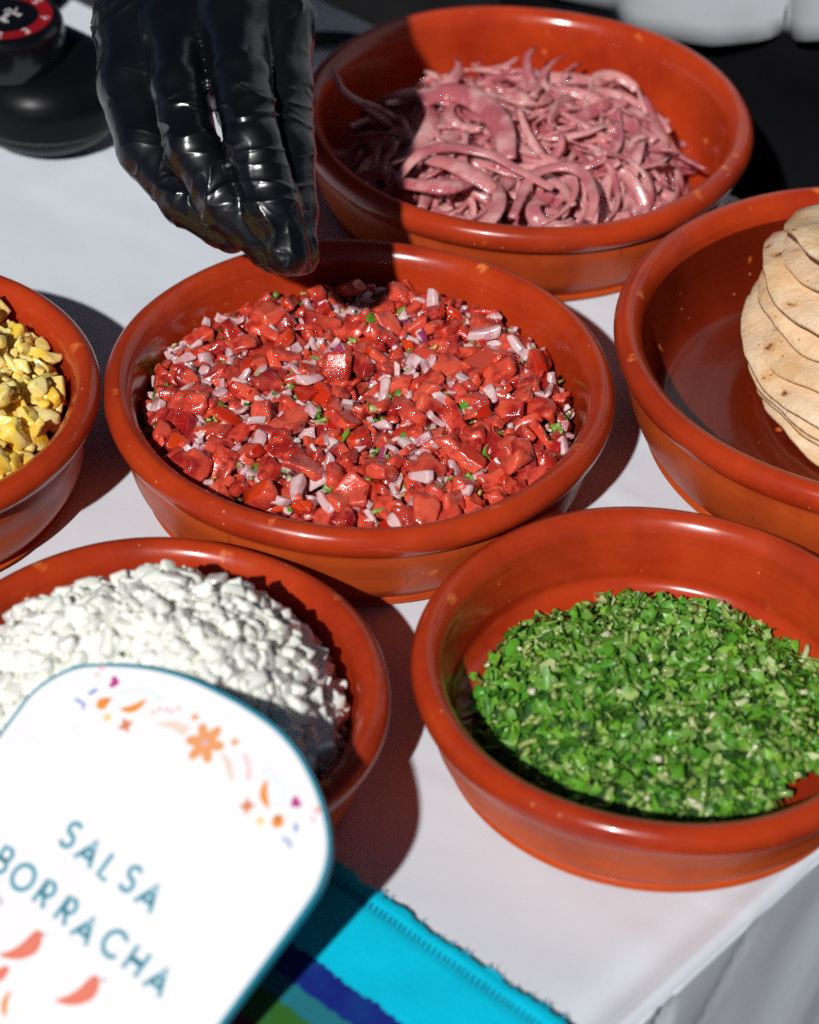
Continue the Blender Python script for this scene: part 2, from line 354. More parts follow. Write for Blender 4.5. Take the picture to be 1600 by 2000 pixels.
def build_table():
    cols = []
    for u in np.linspace(U_START, U_END - 0.03, 130): cols.append(('top', u))
    for u in np.linspace(U_END - 0.029, U_END - 0.0035, 18): cols.append(('top', u))
    R = 0.0045
    for a in np.linspace(5, 85, 9): cols.append(('arc', math.radians(a)))
    for d in np.linspace(0.001, 0.34, 48): cols.append(('drop', d))
    rows = np.linspace(V_NEAR, V_FAR, 170); R2 = 0.006
    v = []; nr = 0
    vs = [('drop', d) for d in np.linspace(0.30, 0.004, 12)] + [('arc', math.radians(a)) for a in (80, 60, 40, 20)]
    allrows = [('n', k, x) for k, x in vs] + [('m', 'top', x) for x in rows] + [('f', k, x) for k, x in reversed(vs)]
    for side, k, x in allrows:
        if side == 'm': vv, dz, dn = x, 0.0, 0.0
        else:
            s = -1 if side == 'n' else 1; base = V_NEAR if side == 'n' else V_FAR
            if k == 'arc': vv, dz = base + s * R2 * math.sin(x), -R2 * (1 - math.cos(x))
            else: vv, dz = base + s * R2, -R2 - x
        for kk, y in cols:
            if kk == 'top':
                uu, z = y, 0.0; e = (y - (U_END - 0.012)) / 0.006
                z -= 0.0016 * math.exp(-e * e) * (0.7 + 0.5 * math.sin(vv * 31))
                e2 = (y - (U_END - 0.0035)) / 0.0035; z += 0.0007 * math.exp(-e2 * e2)
            elif kk == 'arc': uu, z = U_END + R * math.sin(y) - 0.0035, -R * (1 - math.cos(y)) + 0.0007
            else: uu, z = U_END + R - 0.0035, -R - y
            # soft sag, wrinkles
            p = np.array([[uu, vv, 0.0]])
            if kk == 'drop':
                d = y
                w = 0.0014 * math.sin(vv * 42 + 2.5 * math.sin(d * 9)) * min(1, d / 0.05) + 0.0006 * math.sin(vv * 95 + d * 25) * min(1, d / 0.03)
                # pinched tucks just under the edge
                for vc, sl2, amp in ((-0.1262, -0.10, 0.0042), (-0.150, 0.30, 0.0050), (-0.075, -0.45, 0.0022), (0.02, -0.35, 0.002)):
                    q = (vv - vc - sl2 * d) / 0.0032; w -= amp * math.exp(-q * q) * math.exp(-d / 0.05) * min(1, d / 0.003)
                uu += w - 0.10 * d
            v.append(uv(uu, vv, z + dz))
    v = np.array(v)
    top = (np.abs(v[:, 2]) < 0.003)
    P = v.copy(); P[:, 2] = 0
    lw = 0.0007 * fbm(np.stack([P @ E1 * 1.0, P @ EN * 3.0, P[:, 2]], -1), 7, 3, 3) + 0.0003 * fbm(P, 45, 8, 2)
    pu, pv_ = P @ E1, P @ EN
    for c0, sl_, am, wd_ in ((-0.135, 0.25, 0.0006, 0.0022), (0.075, -0.08, 0.0005, 0.002), (0.205, 0.1, 0.0006, 0.003)): lw = lw + am * np.exp(-((pv_ - c0 - sl_ * pu) / wd_) ** 2)
    for c0, sl_, am, wd_ in ((-0.30, 0.12, 0.0006, 0.003), (0.04, -0.06, 0.0004, 0.002)): lw = lw + am * np.exp(-((pu - c0 - sl_ * pv_) / wd_) ** 2)
    v[top, 2] += lw[top] - 0.0010
    nc = len(cols); f = []
    for i in range(len(allrows) - 1):
        for j in range(nc - 1): f.append((i * nc + j, i * nc + j + 1, (i + 1) * nc + j + 1, (i + 1) * nc + j))
    o = link('tablecloth', mesh('tablecloth', v, f), None, M_CLOTH)
    tag(o, 'white cotton cloth covering the table under all the bowls', 'tablecloth')
build_table()
def table_frame():
    r = empty('folding_table', tuple(uv((U_START + U_END) / 2, (V_NEAR + V_FAR) / 2, -0.75)), TABLE_RZ)
    tag(r, 'table under the white cloth', 'table')
    mt = simple('table board', (0.45, 0.42, 0.38), 0.5); L = (U_END - U_START) - 0.012; D = (V_FAR - V_NEAR) - 0.006
    def bx(name, x0, x1, y0, y1, z0, z1):
        bm = bmesh.new(); bmesh.ops.create_cube(bm, size=1.0)
        for q in bm.verts: q.co = Vector(((x0 + x1) / 2 + q.co.x * (x1 - x0), (y0 + y1) / 2 + q.co.y * (y1 - y0), (z0 + z1) / 2 + q.co.z * (z1 - z0)))
        bmesh.ops.bevel(bm, geom=bm.edges[:], offset=0.002, segments=2, affect='EDGES')
        link(name, bm_mesh(name, bm, False), r, mt)
    bx('table_top', -L / 2, L / 2, -D / 2, D / 2, 0.715, 0.745)
    for sx in (-1, 1):
        for sy in (-1, 1): bx('leg', sx * L * 0.46 - 0.015, sx * L * 0.46 + 0.015, sy * D * 0.44 - 0.015, sy * D * 0.44 + 0.015, 0, 0.714)
table_frame()
gm = simple('dark paving', (0.012, 0.012, 0.013), 0.9, 0.4, 30, spec=0.1, bump=0.4, dist=0.002)
g = link('ground', mesh('ground', [(-8, -8, -0.75), (8, -8, -0.75), (8, 8, -0.75), (-8, 8, -0.75)], [(0, 1, 2, 3)]), None, gm); tag(g, kind='structure')

# ------------------------------------------------------------------ bowls
BOWLS = {  # x, y, outer radius, height
    'salsa': (-0.0222, 0.0278, 0.1026, 0.0466), 'pick': (0.0455, 0.2424, 0.1060, 0.0464), 'cil': (0.0920, -0.1260, 0.0892, 0.0395),
    'tort': (0.1968, 0.0652, 0.1164, 0.0515), 'onion': (-0.0868, -0.1508, 0.0832, 0.0398), 'pine': (-0.2125, 0.0040, 0.0888, 0.0500)}
BL = {'salsa': 'terracotta bowl in the centre filled with tomato salsa', 'pick': 'terracotta bowl at the back holding pink pickled onions',
      'cil': 'terracotta bowl at lower right holding chopped green herbs', 'tort': 'terracotta bowl at the right edge with a stack of tortillas',
      'onion': 'terracotta bowl behind the white sign holding chopped white onion', 'pine': 'terracotta bowl at the left edge holding chopped pineapple'}
def inner_r(k, z):
    x, y, R, h = BOWLS[k]; t = np.clip((z - 0.007) / (h - 0.007), 0, 1)
    return R * 0.79 + (R - 0.0130 - R * 0.79) * np.power(t, 0.38)
def make_bowl(k):
    x, y, R, h = BOWLS[k]
    r = empty('terracotta_bowl', (x, y, 0.0012), rz=hash_rot(k)); tag(r, BL[k], 'bowl', 'terracotta bowls on the tablecloth')
    inn = [(0.0, 0.0062), (R * 0.35, 0.0061), (R * 0.62, 0.0065)]
    inn += [(R * 0.76, 0.0080), (R * 0.825, 0.0120), (R - 0.0150, h * 0.45), (R - 0.0132, h * 0.66), (R - 0.0122, h - 0.0098)]
    rimp = [(R - 0.0122, h - 0.0098), (R - 0.0112, h - 0.0056), (R - 0.0090, h - 0.0022), (R - 0.0062, h - 0.0004), (R - 0.0038, h - 0.0006), (R - 0.0012, h - 0.0026),
            (R, h - 0.0058), (R - 0.0003, h - 0.0088), (R - 0.0016, h - 0.0112), (R - 0.0042, h - 0.0126)]
    out = [(R - 0.0042, h - 0.0126), (R - 0.0052, h - 0.0148), (R - 0.0056, h * 0.58), (R - 0.0075, h * 0.42), (R * 0.905, h * 0.24), (R * 0.865, 0.0052), (R * 0.83, 0.0014), (R * 0.79, 0.0), (0.0, 0.0006)]
    wob = fbm(np.array([[x * 50, y * 50, 0.0]]), 1.0)[0]
    def wobble(v):
        v = np.array(v); a = np.arctan2(v[:, 1], v[:, 0]); rr = np.hypot(v[:, 0], v[:, 1])
        s = 1 + 0.004 * np.sin(2 * a + wob * 9) + 0.002 * np.sin(3 * a + wob * 5)
        v[:, 0] *= s; v[:, 1] *= s; v[:, 2] += (v[:, 2] / h) * 0.0008 * np.sin(2 * a + wob * 3) + (v[:, 2] / h) * 0.0005 * np.sin(5 * a)
        return v
    for nm, pr, mt in (('inner_wall', inn, M_IN), ('rim', rimp, M_RIM), ('outer_wall', out, M_OUT)):
        p = spline(pr, 5)
        v, f = lathe(p, 160); f = [q[::-1] for q in f] if nm == 'x' else f
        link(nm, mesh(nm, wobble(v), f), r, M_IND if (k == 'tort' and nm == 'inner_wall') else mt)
    return r
def hash_rot(k): return {'salsa': 0.3, 'pick': 1.7, 'cil': 2.9, 'tort': 4.0, 'onion': 5.2, 'pine': 0.9}[k]
for k in BOWLS: make_bowl(k)

# ------------------------------------------------------------------ chopped food: piece shapes
def chunk(rng, a, b, c, jit=0.25, bev=0.16, extra=4, skin=False, seg=2, bulge=0.0):
    bm = bmesh.new()
    for sx in (-1, 1):
        for sy in (-1, 1):
            for sz in (-1, 1):
                bm.verts.new((sx * a / 2 * (1 + rng.uniform(-jit, jit)), sy * b / 2 * (1 + rng.uniform(-jit, jit)), sz * c / 2 * (1 + rng.uniform(-jit, jit))))
    for _ in range(extra):
        d = Vector((rng.gauss(0, 1), rng.gauss(0, 1), rng.gauss(0, 1))).normalized()
        bm.verts.new((d.x * a * 0.62, d.y * b * 0.62, d.z * c * 0.62))
    r = bmesh.ops.convex_hull(bm, input=bm.verts[:])
    bmesh.ops.delete(bm, geom=list({g_ for g_ in r['geom_interior'] + r['geom_unused'] if isinstance(g_, bmesh.types.BMVert)}), context='VERTS')
    bmesh.ops.dissolve_limit(bm, angle_limit=math.radians(22), verts=bm.verts[:], edges=bm.edges[:])
    bmesh.ops.bevel(bm, geom=bm.edges[:], offset=min(a, b, c) * bev, segments=seg, affect='EDGES', clamp_overlap=True)
    if skin:
        bm.normal_update(); best = max(bm.faces, key=lambda q: q.calc_area()); n = best.normal.copy()
        for q in bm.faces:
            if q.normal.dot(n) > 0.86: q.material_index = 1
    return bm
def rough_up(bm, rng, amp, fr):
    s = rng.randint(0, 999); P = np.array([v.co[:] for v in bm.verts]); bm.normal_update()
    n = fbm(P, fr, s, 2)
    for v, q in zip(bm.verts, n): v.co += v.normal * (amp * float(q))
def soften(bm, n=1, k=0.5):
    subdiv(bm)
    for _ in range(n): bmesh.ops.smooth_vert(bm, verts=bm.verts[:], factor=k, use_axis_x=True, use_axis_y=True, use_axis_z=True)
def subdiv(bm, n=1):
    bmesh.ops.subdivide_edges(bm, edges=bm.edges[:], cuts=n, use_grid_fill=True, smooth=0.0)
def finish(bm, name, mats, pv=0.0, smooth=True):
    bmesh.ops.triangulate(bm, faces=bm.faces[:]); me = bm_mesh(name, bm, smooth)
    at_ = me.attributes.new('pv', 'FLOAT', 'FACE'); at_.data.foreach_set('value', [pv] * len(me.polygons))
    for mt in mats: me.materials.append(mt)
    return me
def from_vf(v, f):
    bm = bmesh.new(); vs = [bm.verts.new(tuple(map(float, p))) for p in v]
    for q in f:
        try: bm.faces.new([vs[i] for i in q])
        except ValueError: pass
    return bm
def leaf_bm(rng, L, w, cup=0.3):
    """a torn coriander leaf shard: lobed outline, folded along a midrib, with a little thickness"""
    n = 11; pts = []
    for i in range(n):
        a = 2 * math.pi * i / n + rng.uniform(-0.15, 0.15); rr = (0.80 + 0.20 * (i % 2)) * rng.uniform(0.5, 1.15)
        pts.append((math.cos(a) * L / 2 * rr, math.sin(a) * w / 2 * rr))
    bx_, by_ = rng.uniform(-1, 1) * cup, rng.uniform(0.3, 1) * cup
    zf = lambda x, y: by_ * abs(y) * 1.2 + bx_ * x * x / L * 2 + rng.uniform(-1, 1) * 0.03 * L
    v = [(0, 0, 0)]; ring = [(x * 0.55, y * 0.55) for x, y in pts]
    v += [(x, y, zf(x, y)) for x, y in ring] + [(x, y, zf(x, y)) for x, y in pts]
    f = []
    for i in range(n):
        j = (i + 1) % n; f.append((0, 1 + i, 1 + j)); f.append((1 + i, 1 + n + i, 1 + n + j, 1 + j))
    return from_vf(v, f)
def tube_bm(rng, L, r, bend=0.15, ns=7, n=4):
    path = [(L * (i / (n - 1) - 0.5), bend * L * math.sin(math.pi * i / (n - 1)), 0) for i in range(n)]
    v, f = sweep(path, lambda t: (r, r * 0.8), ns); return from_vf(v, f)

class Kind:
    def __init__(s, name, meshes, sizes): s.name, s.meshes, s.sizes = name, meshes, sizes  # sizes: (footprint radius, half thickness) per mesh
def mk_kind(name, n, fn, mats, seed, smooth=True):
    rng = random.Random(seed); me = []; sz = []
    for i in range(n):
        bm = fn(rng); ms = finish(bm, name, mats, rng.random(), smooth); co = np.array([v.co[:] for v in ms.vertices])
        ext = co.max(0) - co.min(0); me.append(ms); sz.append((0.25 * (ext[0] + ext[1]), 0.5 * ext[2]))
    return Kind(name, me, sz)

def pile(bowl, name, label, cat, base_mat, target, parts, seed, depth=0.010, rmax=0.97, cap=300, tries=10, sink=0.55):
    """drops pieces one after another on a height field inside the bowl until the mound is covered"""
    bx_, by_, R, h = BOWLS[bowl]; rng = random.Random(seed); G = 0.001; n = int(2 * R / G) + 1
    ax = -R + G * np.arange(n); X, Y = np.meshgrid(ax, ax, indexing='ij'); RR = np.hypot(X, Y)
    T = target(X, Y); Hf = np.maximum(T - depth, 0.0085)
    root = empty(name, (bx_, by_, 0.0012)); tag(root, label, cat)
    # the packed mass underneath
    s = 3; gi = np.arange(0, n, s); idx = -np.ones((len(gi), len(gi)), int); v = []
    NB = fbm(np.stack([X, Y, 0 * X], -1).reshape(-1, 3), 160, seed, 3).reshape(X.shape) * 0.0012
    for a, i in enumerate(gi):
        for b, j in enumerate(gi):
            z = Hf[i, j] + NB[i, j] - 0.0005
            if RR[i, j] < inner_r(bowl, z) - 0.005 and T[i, j] > 0.0135: idx[a, b] = len(v); v.append((X[i, j], Y[i, j], z))
    f = [(idx[a, b], idx[a + 1, b], idx[a + 1, b + 1], idx[a, b + 1]) for a in range(len(gi) - 1) for b in range(len(gi) - 1)
         if min(idx[a, b], idx[a + 1, b], idx[a + 1, b + 1], idx[a, b + 1]) >= 0]
    tag(link('packed_mass', mesh('packed_mass', v, f), root, base_mat), kind='stuff')
    order = []
    for ph, (kind, cnt, smin_, smax_, tilt, phase) in enumerate(parts): order += [(phase + rng.random() * 0.999, ph) for _ in range(cnt)]
    order.sort(); placed = [[] for _ in parts]
    for _, ph in order:
        kind, cnt, smin_, smax_, tilt, phase = parts[ph]; vi = rng.randrange(len(kind.meshes)); sc = rng.uniform(smin_, smax_)
        fr, ht = kind.sizes[vi]; fr *= sc; ht *= sc; best = None
        for _k in range(tries):
            rr = math.sqrt(rng.random()) * R * rmax; aa = rng.random() * 2 * math.pi; x, y = rr * math.cos(aa), rr * math.sin(aa)
            i, j = int((x + R) / G), int((y + R) / G)
            if not (0 <= i < n and 0 <= j < n): continue
            z = Hf[i, j]; tz = T[i, j]
            if tz < 0.0095 or math.hypot(x, y) + (kind.reach[vi] * sc if hasattr(kind, 'reach') else fr * 0.75) > inner_r(bowl, max(z, 0.012)): continue
            sc_ = z - tz + rng.uniform(0, 0.002)
            if best is None or sc_ < best[0]: best = (sc_, x, y, i, j)
        if best is None: continue
        _s, x, y, i, j = best
        if _s > 0.0045: continue
        k = max(1, int(fr / G)); sl1 = slice(max(0, i - k), min(n, i + k + 1)); sl2 = slice(max(0, j - k), min(n, j + k + 1))
        sub = Hf[sl1, sl2]; d2 = (X[sl1, sl2] - x) ** 2 + (Y[sl1, sl2] - y) ** 2; msk = d2 < fr * fr
        if not msk.any(): continue
        gx, gy = np.gradient(sub) if min(sub.shape) > 2 else (np.zeros_like(sub), np.zeros_like(sub))
        sx, sy = float(np.clip(gx[msk].mean() / G, -0.7, 0.7)), float(np.clip(gy[msk].mean() / G, -0.7, 0.7))
        z = float(np.percentile(sub[msk], 60)) + ht * sink
        nrm = Vector((-sx + rng.gauss(0, tilt), -sy + rng.gauss(0, tilt), 1)).normalized()
        q = Vector((0, 0, 1)).rotation_difference(nrm) @ Quaternion((0, 0, 1), rng.random() * 2 * math.pi)
        if rng.random() < 0.5: q = q @ Quaternion((1, 0, 0), math.pi)
        dome = z + ht * 0.75 * np.sqrt(np.clip(1 - d2 / (fr * fr), 0, 1)) + nrm.x * -0 
        sub[msk] = np.maximum(sub[msk], dome[msk])
        placed[ph].append((z - T[i, j], kind, vi, Vector((x, y, z)), q, sc, rng.random()))
    for ph, pl in enumerate(placed):
        pl.sort(key=lambda t_: -t_[0]); kind = parts[ph][0]
        done = parts[ph][0].__dict__.setdefault('used', {}); u0 = done.get(name, 0); room = max(0, cap - u0); done[name] = u0 + min(room, len(pl))
        for (_z, kd, vi, loc, q, sc, rv) in pl[:room]:
            o = bpy.data.objects.new(kd.name, kd.meshes[vi]); COL.objects.link(o); o.parent = root
            o.location = loc; o.rotation_mode = 'QUATERNION'; o.rotation_quaternion = q; o.scale = (sc, sc, sc)
        rest = pl[room:]
        if rest:
            V = []; Fc = []; MI = []; PV = []; off = 0
            cache = {}
            for (_z, kd, vi, loc, q, sc, rv) in rest:
                if vi not in cache:
                    me = kd.meshes[vi]; co = np.array([p.co[:] for p in me.vertices]); cache[vi] = (co, [tuple(p.vertices) for p in me.polygons], [p.material_index for p in me.polygons])
                co, fc, mi = cache[vi]; Rm = np.array(q.to_matrix())
                V.append(co @ Rm.T * sc + np.array(loc)); Fc += [tuple(i + off for i in t_) for t_ in fc]; MI += mi; PV += [rv] * len(fc); off += len(co)
            me = mesh(kind.name, np.concatenate(V), Fc, kind.meshes[0].polygons[0].use_smooth, MI); a_ = me.attributes.new('pv', 'FLOAT', 'FACE'); a_.data.foreach_set('value', PV)
            for mt in kind.meshes[0].materials: me.materials.append(mt)
            tag(link(kind.name + '_bed', me, root), kind='stuff')
    return root, T

# ---- tomato salsa
def skinned(bm, rng, p=0.5, thr=0.8):
    if rng.random() < p:
        bm.normal_update(); d = Vector((rng.choice((-1, 1)), rng.uniform(-.3, .3), rng.uniform(-.4, .4))).normalized() if rng.random() < .7 else Vector((0, 0, 1))
        for q in bm.faces:
            if q.normal.dot(d) > thr: q.material_index = 1
    return bm
def bend(bm, k):
    for v in bm.verts: v.co.z += k * v.co.x * v.co.x
def tom(rng):
    bm = chunk(rng, rng.uniform(.0075, .013), rng.uniform(.0055, .009), rng.uniform(.0035, .0065), 0.42, 0.12, 2, False, 1); soften(bm, 2, .5); rough_up(bm, rng, 0.0007, 330); rough_up(bm, rng, 0.0003, 1100); bend(bm, rng.uniform(-25, 25)); return skinned(bm, rng, .55)
def tom_small(rng):
    bm = chunk(rng, rng.uniform(.0035, .0075), rng.uniform(.0025, .0045), rng.uniform(.0018, .0034), 0.45, 0.10, 1, False, 1); soften(bm, 1, .45); bend(bm, rng.uniform(-40, 40)); return skinned(bm, rng, .6)
def oni(rng):
    bm = chunk(rng, rng.uniform(.0038, .0080), rng.uniform(.0026, .0048), rng.uniform(.0016, .0028), 0.42, 0.12, 1, False, 1); soften(bm, 2, .5); rough_up(bm, rng, 0.0003, 500); bend(bm, rng.uniform(-45, 45)); return skinned(bm, rng, .55, .75)
def tom_slab(rng):
    bm = chunk(rng, rng.uniform(.012, .017), rng.uniform(.008, .012), rng.uniform(.003, .005), 0.4, 0.10, 2, False, 1); soften(bm, 2, .45); rough_up(bm, rng, 0.0006, 300); bend(bm, rng.uniform(-20, 20)); return skinned(bm, rng, .8, .7)
K_TOM = mk_kind('tomato_chunk', 26, tom, [M_TOM, M_TSK], 1); K_TSL = mk_kind('tomato_slice', 10, tom_slab, [M_TOM, M_TSK], 7)
K_TSM = mk_kind('tomato_piece', 18, tom_small, [M_TOM, M_TSK], 2); K_ONI = mk_kind('red_onion_piece', 22, oni, [M_ONR, M_ONS], 3)
K_LFS = mk_kind('coriander_leaf', 12, lambda r: leaf_bm(r, r.uniform(.004, .009), r.uniform(.003, .006)), [M_LEAF], 4)
K_STS = mk_kind('coriander_stem', 8, lambda r: tube_bm(r, r.uniform(.003, .007), r.uniform(.0007, .0013), 0.1), [M_STEM], 5)
K_SEED = mk_kind('seed', 4, lambda r: chunk(r, .003, .0024, .0012, .1, .35, 0, False, 2), [M_SEED], 6)
def t_salsa(X, Y):
    r = np.hypot(X, Y); return 0.0425 - 0.009 * (r / 0.091) ** 5 + 0.0024 * fbm(np.stack([X, Y, 0 * X], -1).reshape(-1, 3), 32, 5, 2).reshape(X.shape)
pile('salsa', 'tomato_salsa', 'chunky chopped tomato and red onion salsa in the centre bowl', 'salsa', M_JUICE, t_salsa,
     [(K_TOM, 300, .7, 1.25, .6, 0.1), (K_TSL, 40, .75, 1.05, .5, 0.25), (K_TSM, 420, .6, 1.25, .8, 0.1), (K_ONI, 640, .5, 1.2, .8, 0.2), (K_ONI, 90, 1.1, 1.7, .8, 0.35), (K_LFS, 290, .6, 1.15, .6, 0.3), (K_STS, 90, .7, 1.2, .5, 0.4), (K_SEED, 80, .7, 1.1, .4, 0.5)],
     11, depth=0.011, rmax=0.95)

# ---- pickled onions
def strip(rng, big=False):
    n = 16; L = rng.uniform(.034, .082); turn = rng.uniform(1.0, 5.0) * rng.choice((-1, 1)); p = np.zeros(3); a = rng.uniform(0, 6.3); path = []
    wav = rng.uniform(-1, 1); ph = rng.uniform(0, 6)
    for i in range(n):
        path.append(p.copy()); t = i / (n - 1); a += turn / n * (1 + 0.8 * math.sin(ph + t * 4)); p = p + np.array([math.cos(a), math.sin(a), 0.22 * wav * math.cos(ph + t * 5)]) * L / n
    path = np.array(path); path -= path.mean(0)
    w = rng.uniform(.0020, .0046); h_ = rng.uniform(.0008, .0015); tw = rng.uniform(-.5, .5)
    v, f = sweep(path, lambda t: (w * (0.35 + 0.65 * math.sin(math.pi * min(1, max(0, t * .9 + .05))) ** 0.6), h_ * (0.6 + 0.4 * math.sin(math.pi * t))), 8, up=(rng.uniform(-.9, .9), rng.uniform(-.9, .9), 0.55))
    bm = from_vf(v, f); rough_up(bm, rng, 0.0004, 220); return bm
def petal(rng):
    # a flat curved slab of onion layer
    n = 7; A = rng.uniform(.5, 1.3); R0 = rng.uniform(.010, .022); w = rng.uniform(.006, .010); v = []; f = []; th = rng.uniform(.0010, .0017)
    for s in (0, 1):
        for i in range(n):
            a = (i / (n - 1) - .5) * A
            for k in range(5):
                t = k / 4 - .5; ww = w * (0.4 + 0.6 * math.cos((i / (n - 1) - .5) * 2.6)); rr = R0 - s * th
                v.append((rr * math.sin(a) + rng.uniform(-1, 1) * .0002, t * ww + 0.0005 * math.sin(3 * a + 1), rr * math.cos(a) - R0 + 0.0012 * math.cos(t * 3) + rng.uniform(-1, 1) * .0001))
    q = lambda s, i, k: s * n * 5 + i * 5 + k
    for i in range(n - 1):
        for k in range(4):
            f.append((q(0, i, k), q(0, i, k + 1), q(0, i + 1, k + 1), q(0, i + 1, k))); f.append((q(1, i, k), q(1, i + 1, k), q(1, i + 1, k + 1), q(1, i, k + 1)))
        f.append((q(0, i, 0), q(0, i + 1, 0), q(1, i + 1, 0), q(1, i, 0))); f.append((q(0, i, 4), q(1, i, 4), q(1, i + 1, 4), q(0, i + 1, 4)))
    for i in (0, n - 1):
        for k in range(4):
            qd = (q(0, i, k), q(1, i, k), q(1, i, k + 1), q(0, i, k + 1)); f.append(qd if i == 0 else qd[::-1])
    return from_vf(v, f)
K_STR = mk_kind('pickled_onion_strip', 34, strip, [M_PICK], 21); K_PET = mk_kind('pickled_onion_petal', 14, petal, [M_PICK], 22)
K_STR.reach = [1.15 * max(math.hypot(v.co.x, v.co.y) for v in me_.vertices) for me_ in K_STR.meshes]
for K_ in (K_STR,): K_.sizes = [(min(a * 0.6, .012), min(max(b * .6, .0016), .0030)) for a, b in K_.sizes]
def t_pick(X, Y):
    r = np.hypot(X + 0.0, Y + 0.008); z = 0.0345 - 0.016 * (r / 0.090) ** 3 + 0.006 * fbm(np.stack([X, Y, 0 * X], -1).reshape(-1, 3), 24, 15, 2).reshape(X.shape)
    return z
pk_root, pk_T = pile('pick', 'pickled_onions', 'heap of pink pickled onion strips in the back bowl', 'pickled onion', M_PBASE, t_pick,
     [(K_STR, 470, .75, 1.15, .17, 0.0), (K_PET, 90, .8, 1.2, .4, 0.0)], 12, depth=0.013, rmax=0.90, tries=24)
def hero_strip(px, rad, z0, up=(0, 0, 1), ns=10, lift=None):
    pts = []
    for i, (x, y, dz) in enumerate(px): pts.append(at(x, y, z0 + dz + .006) - np.array([BOWLS['pick'][0], BOWLS['pick'][1], 0.0012]))
    path = spline(pts, 5); c = np.mean(path, 0); v, f = sweep([p - c for p in path], rad, ns, up=up)
    bm = from_vf(v, f); rough_up(bm, random.Random(3), 0.0004, 160); o = link('pickled_onion_strip', finish(bm, 'pickled_onion_strip', [M_PICK], random.Random(int(px[0][0])).random()), pk_root); o.location = tuple(c)
    return o
en = lambda a, b: (lambda t: (a * (0.30 + 0.70 * math.sin(math.pi * (0.08 + 0.84 * t)) ** 0.6), b * (0.5 + 0.5 * math.sin(math.pi * t))))
hero_strip([(822, 198, 0), (868, 180, .001), (920, 190, .002), (962, 222, .002), (985, 262, .001), (992, 312, -.002)], en(.0062, .0026), .040, (0, -.4, 1), 12)
hero_strip([(648, 134, .004), (668, 172, .001), (700, 198, -.004), (742, 212, -.007), (772, 232, -.010)], en(.0020, .0012), .043)
hero_strip([(1246, 172, .001), (1258, 205, -.003), (1272, 240, -.010), (1276, 275, -.016)], en(.0030, .0010), .036, (.7, -.7, .2))
hero_strip([(775, 350, -.002), (815, 305, .003), (860, 288, .004), (905, 290, .003), (960, 302, .002), (1010, 330, 0), (1080, 368, -.003)], en(.0030, .0012), .042, (0, -.3, 1))
hero_strip([(780, 358, 0), (830, 362, .002), (880, 365, .003), (920, 355, 0)], en(.0042, .0020), .038, (0, -.3, 1))
hero_strip([(835, 310, 0), (880, 320, .002), (930, 345, .002), (965, 372, -.001)], en(.0045, .0018), .041, (0, -.3, 1))
hero_strip([(1000, 425, -.002), (1040, 345, .001), (1095, 325, .003), (1140, 340, .003), (1160, 385, .001), (1150, 430, -.003)], en(.0030, .0013), .039, (0, -.3, 1))
hero_strip([(925, 125, -.004), (950, 135, 0), (985, 128, .001), (1010, 112, .002)], en(.0028, .0012), .030)
hero_strip([(1262, 190, -.004), (1290, 250, -.010), (1325, 300, -.014), (1378, 330, -.012)], en(.0034, .0012), .038, (.6, -.5, .5))
hero_strip([(900, 455, -.004), (950, 435, 0), (975, 395, .002), (965, 355, .001)], en(.0036, .0014), .037, (0, -.3, 1))

# ---- white onion
SIGN_T = math.radians(33); SIGN_Z = 0.0722; SIGN_O = at(645, 1640, SIGN_Z)
def sign_z(X, Y):
    e2 = math.cos(SIGN_T) * np.array([-EN[0], -EN[1], 0]) + math.sin(SIGN_T) * np.array([0, 0, -1.0]); n = np.cross(E1, -e2); n = n if n[2] > 0 else -n
    return SIGN_O[2] - (n[0] * (X - SIGN_O[0]) + n[1] * (Y - SIGN_O[1])) / n[2]
def wht(rng):
    bm = chunk(rng, rng.uniform(.0040, .0072), rng.uniform(.0030, .0050), rng.uniform(.0024, .0040), 0.40, 0.12, 1, False, 1); soften(bm, 1, .45); rough_up(bm, rng, 0.0002, 500); bend(bm, rng.uniform(-50, 50)); return bm
K_WHT = mk_kind('white_onion_piece', 30, wht, [M_WHT], 31)
def crumb(rng):
    bm = chunk(rng, rng.uniform(.0018, .0036), rng.uniform(.0015, .0026), rng.uniform(.0010, .0020), .4, .12, 1, False, 1); return bm
K_WHS = mk_kind('white_onion_crumb', 14, crumb, [M_WHT], 33)
def t_white(X, Y):
    r = np.hypot(X, Y); z = 0.0730 - 10.0 * (Y + 0.012) ** 2 - 175.0 * np.abs(X) ** 3
    z = z + 0.008 * np.exp(-((X - 0.000) ** 2 + (Y - 0.034) ** 2) / 0.010 ** 2)
    z = z + 0.003 * fbm(np.stack([X, Y, 0 * X], -1).reshape(-1, 3), 40, 25, 2).reshape(X.shape)
    z = np.minimum(z, sign_z(X + BOWLS['onion'][0], Y + BOWLS['onion'][1]) - 0.0140)   # the card rests just in front of the heap
    return np.where(r < 0.069, z, 0.0)
pile('onion', 'chopped_white_onion', 'mound of finely chopped white onion behind the white sign', 'chopped onion', M_WBASE, t_white, [(K_WHT, 1900, .8, 1.35, .6, 0.0), (K_WHS, 1500, .7, 1.2, .8, 0.1)], 13, depth=0.004, rmax=0.9, sink=0.3)

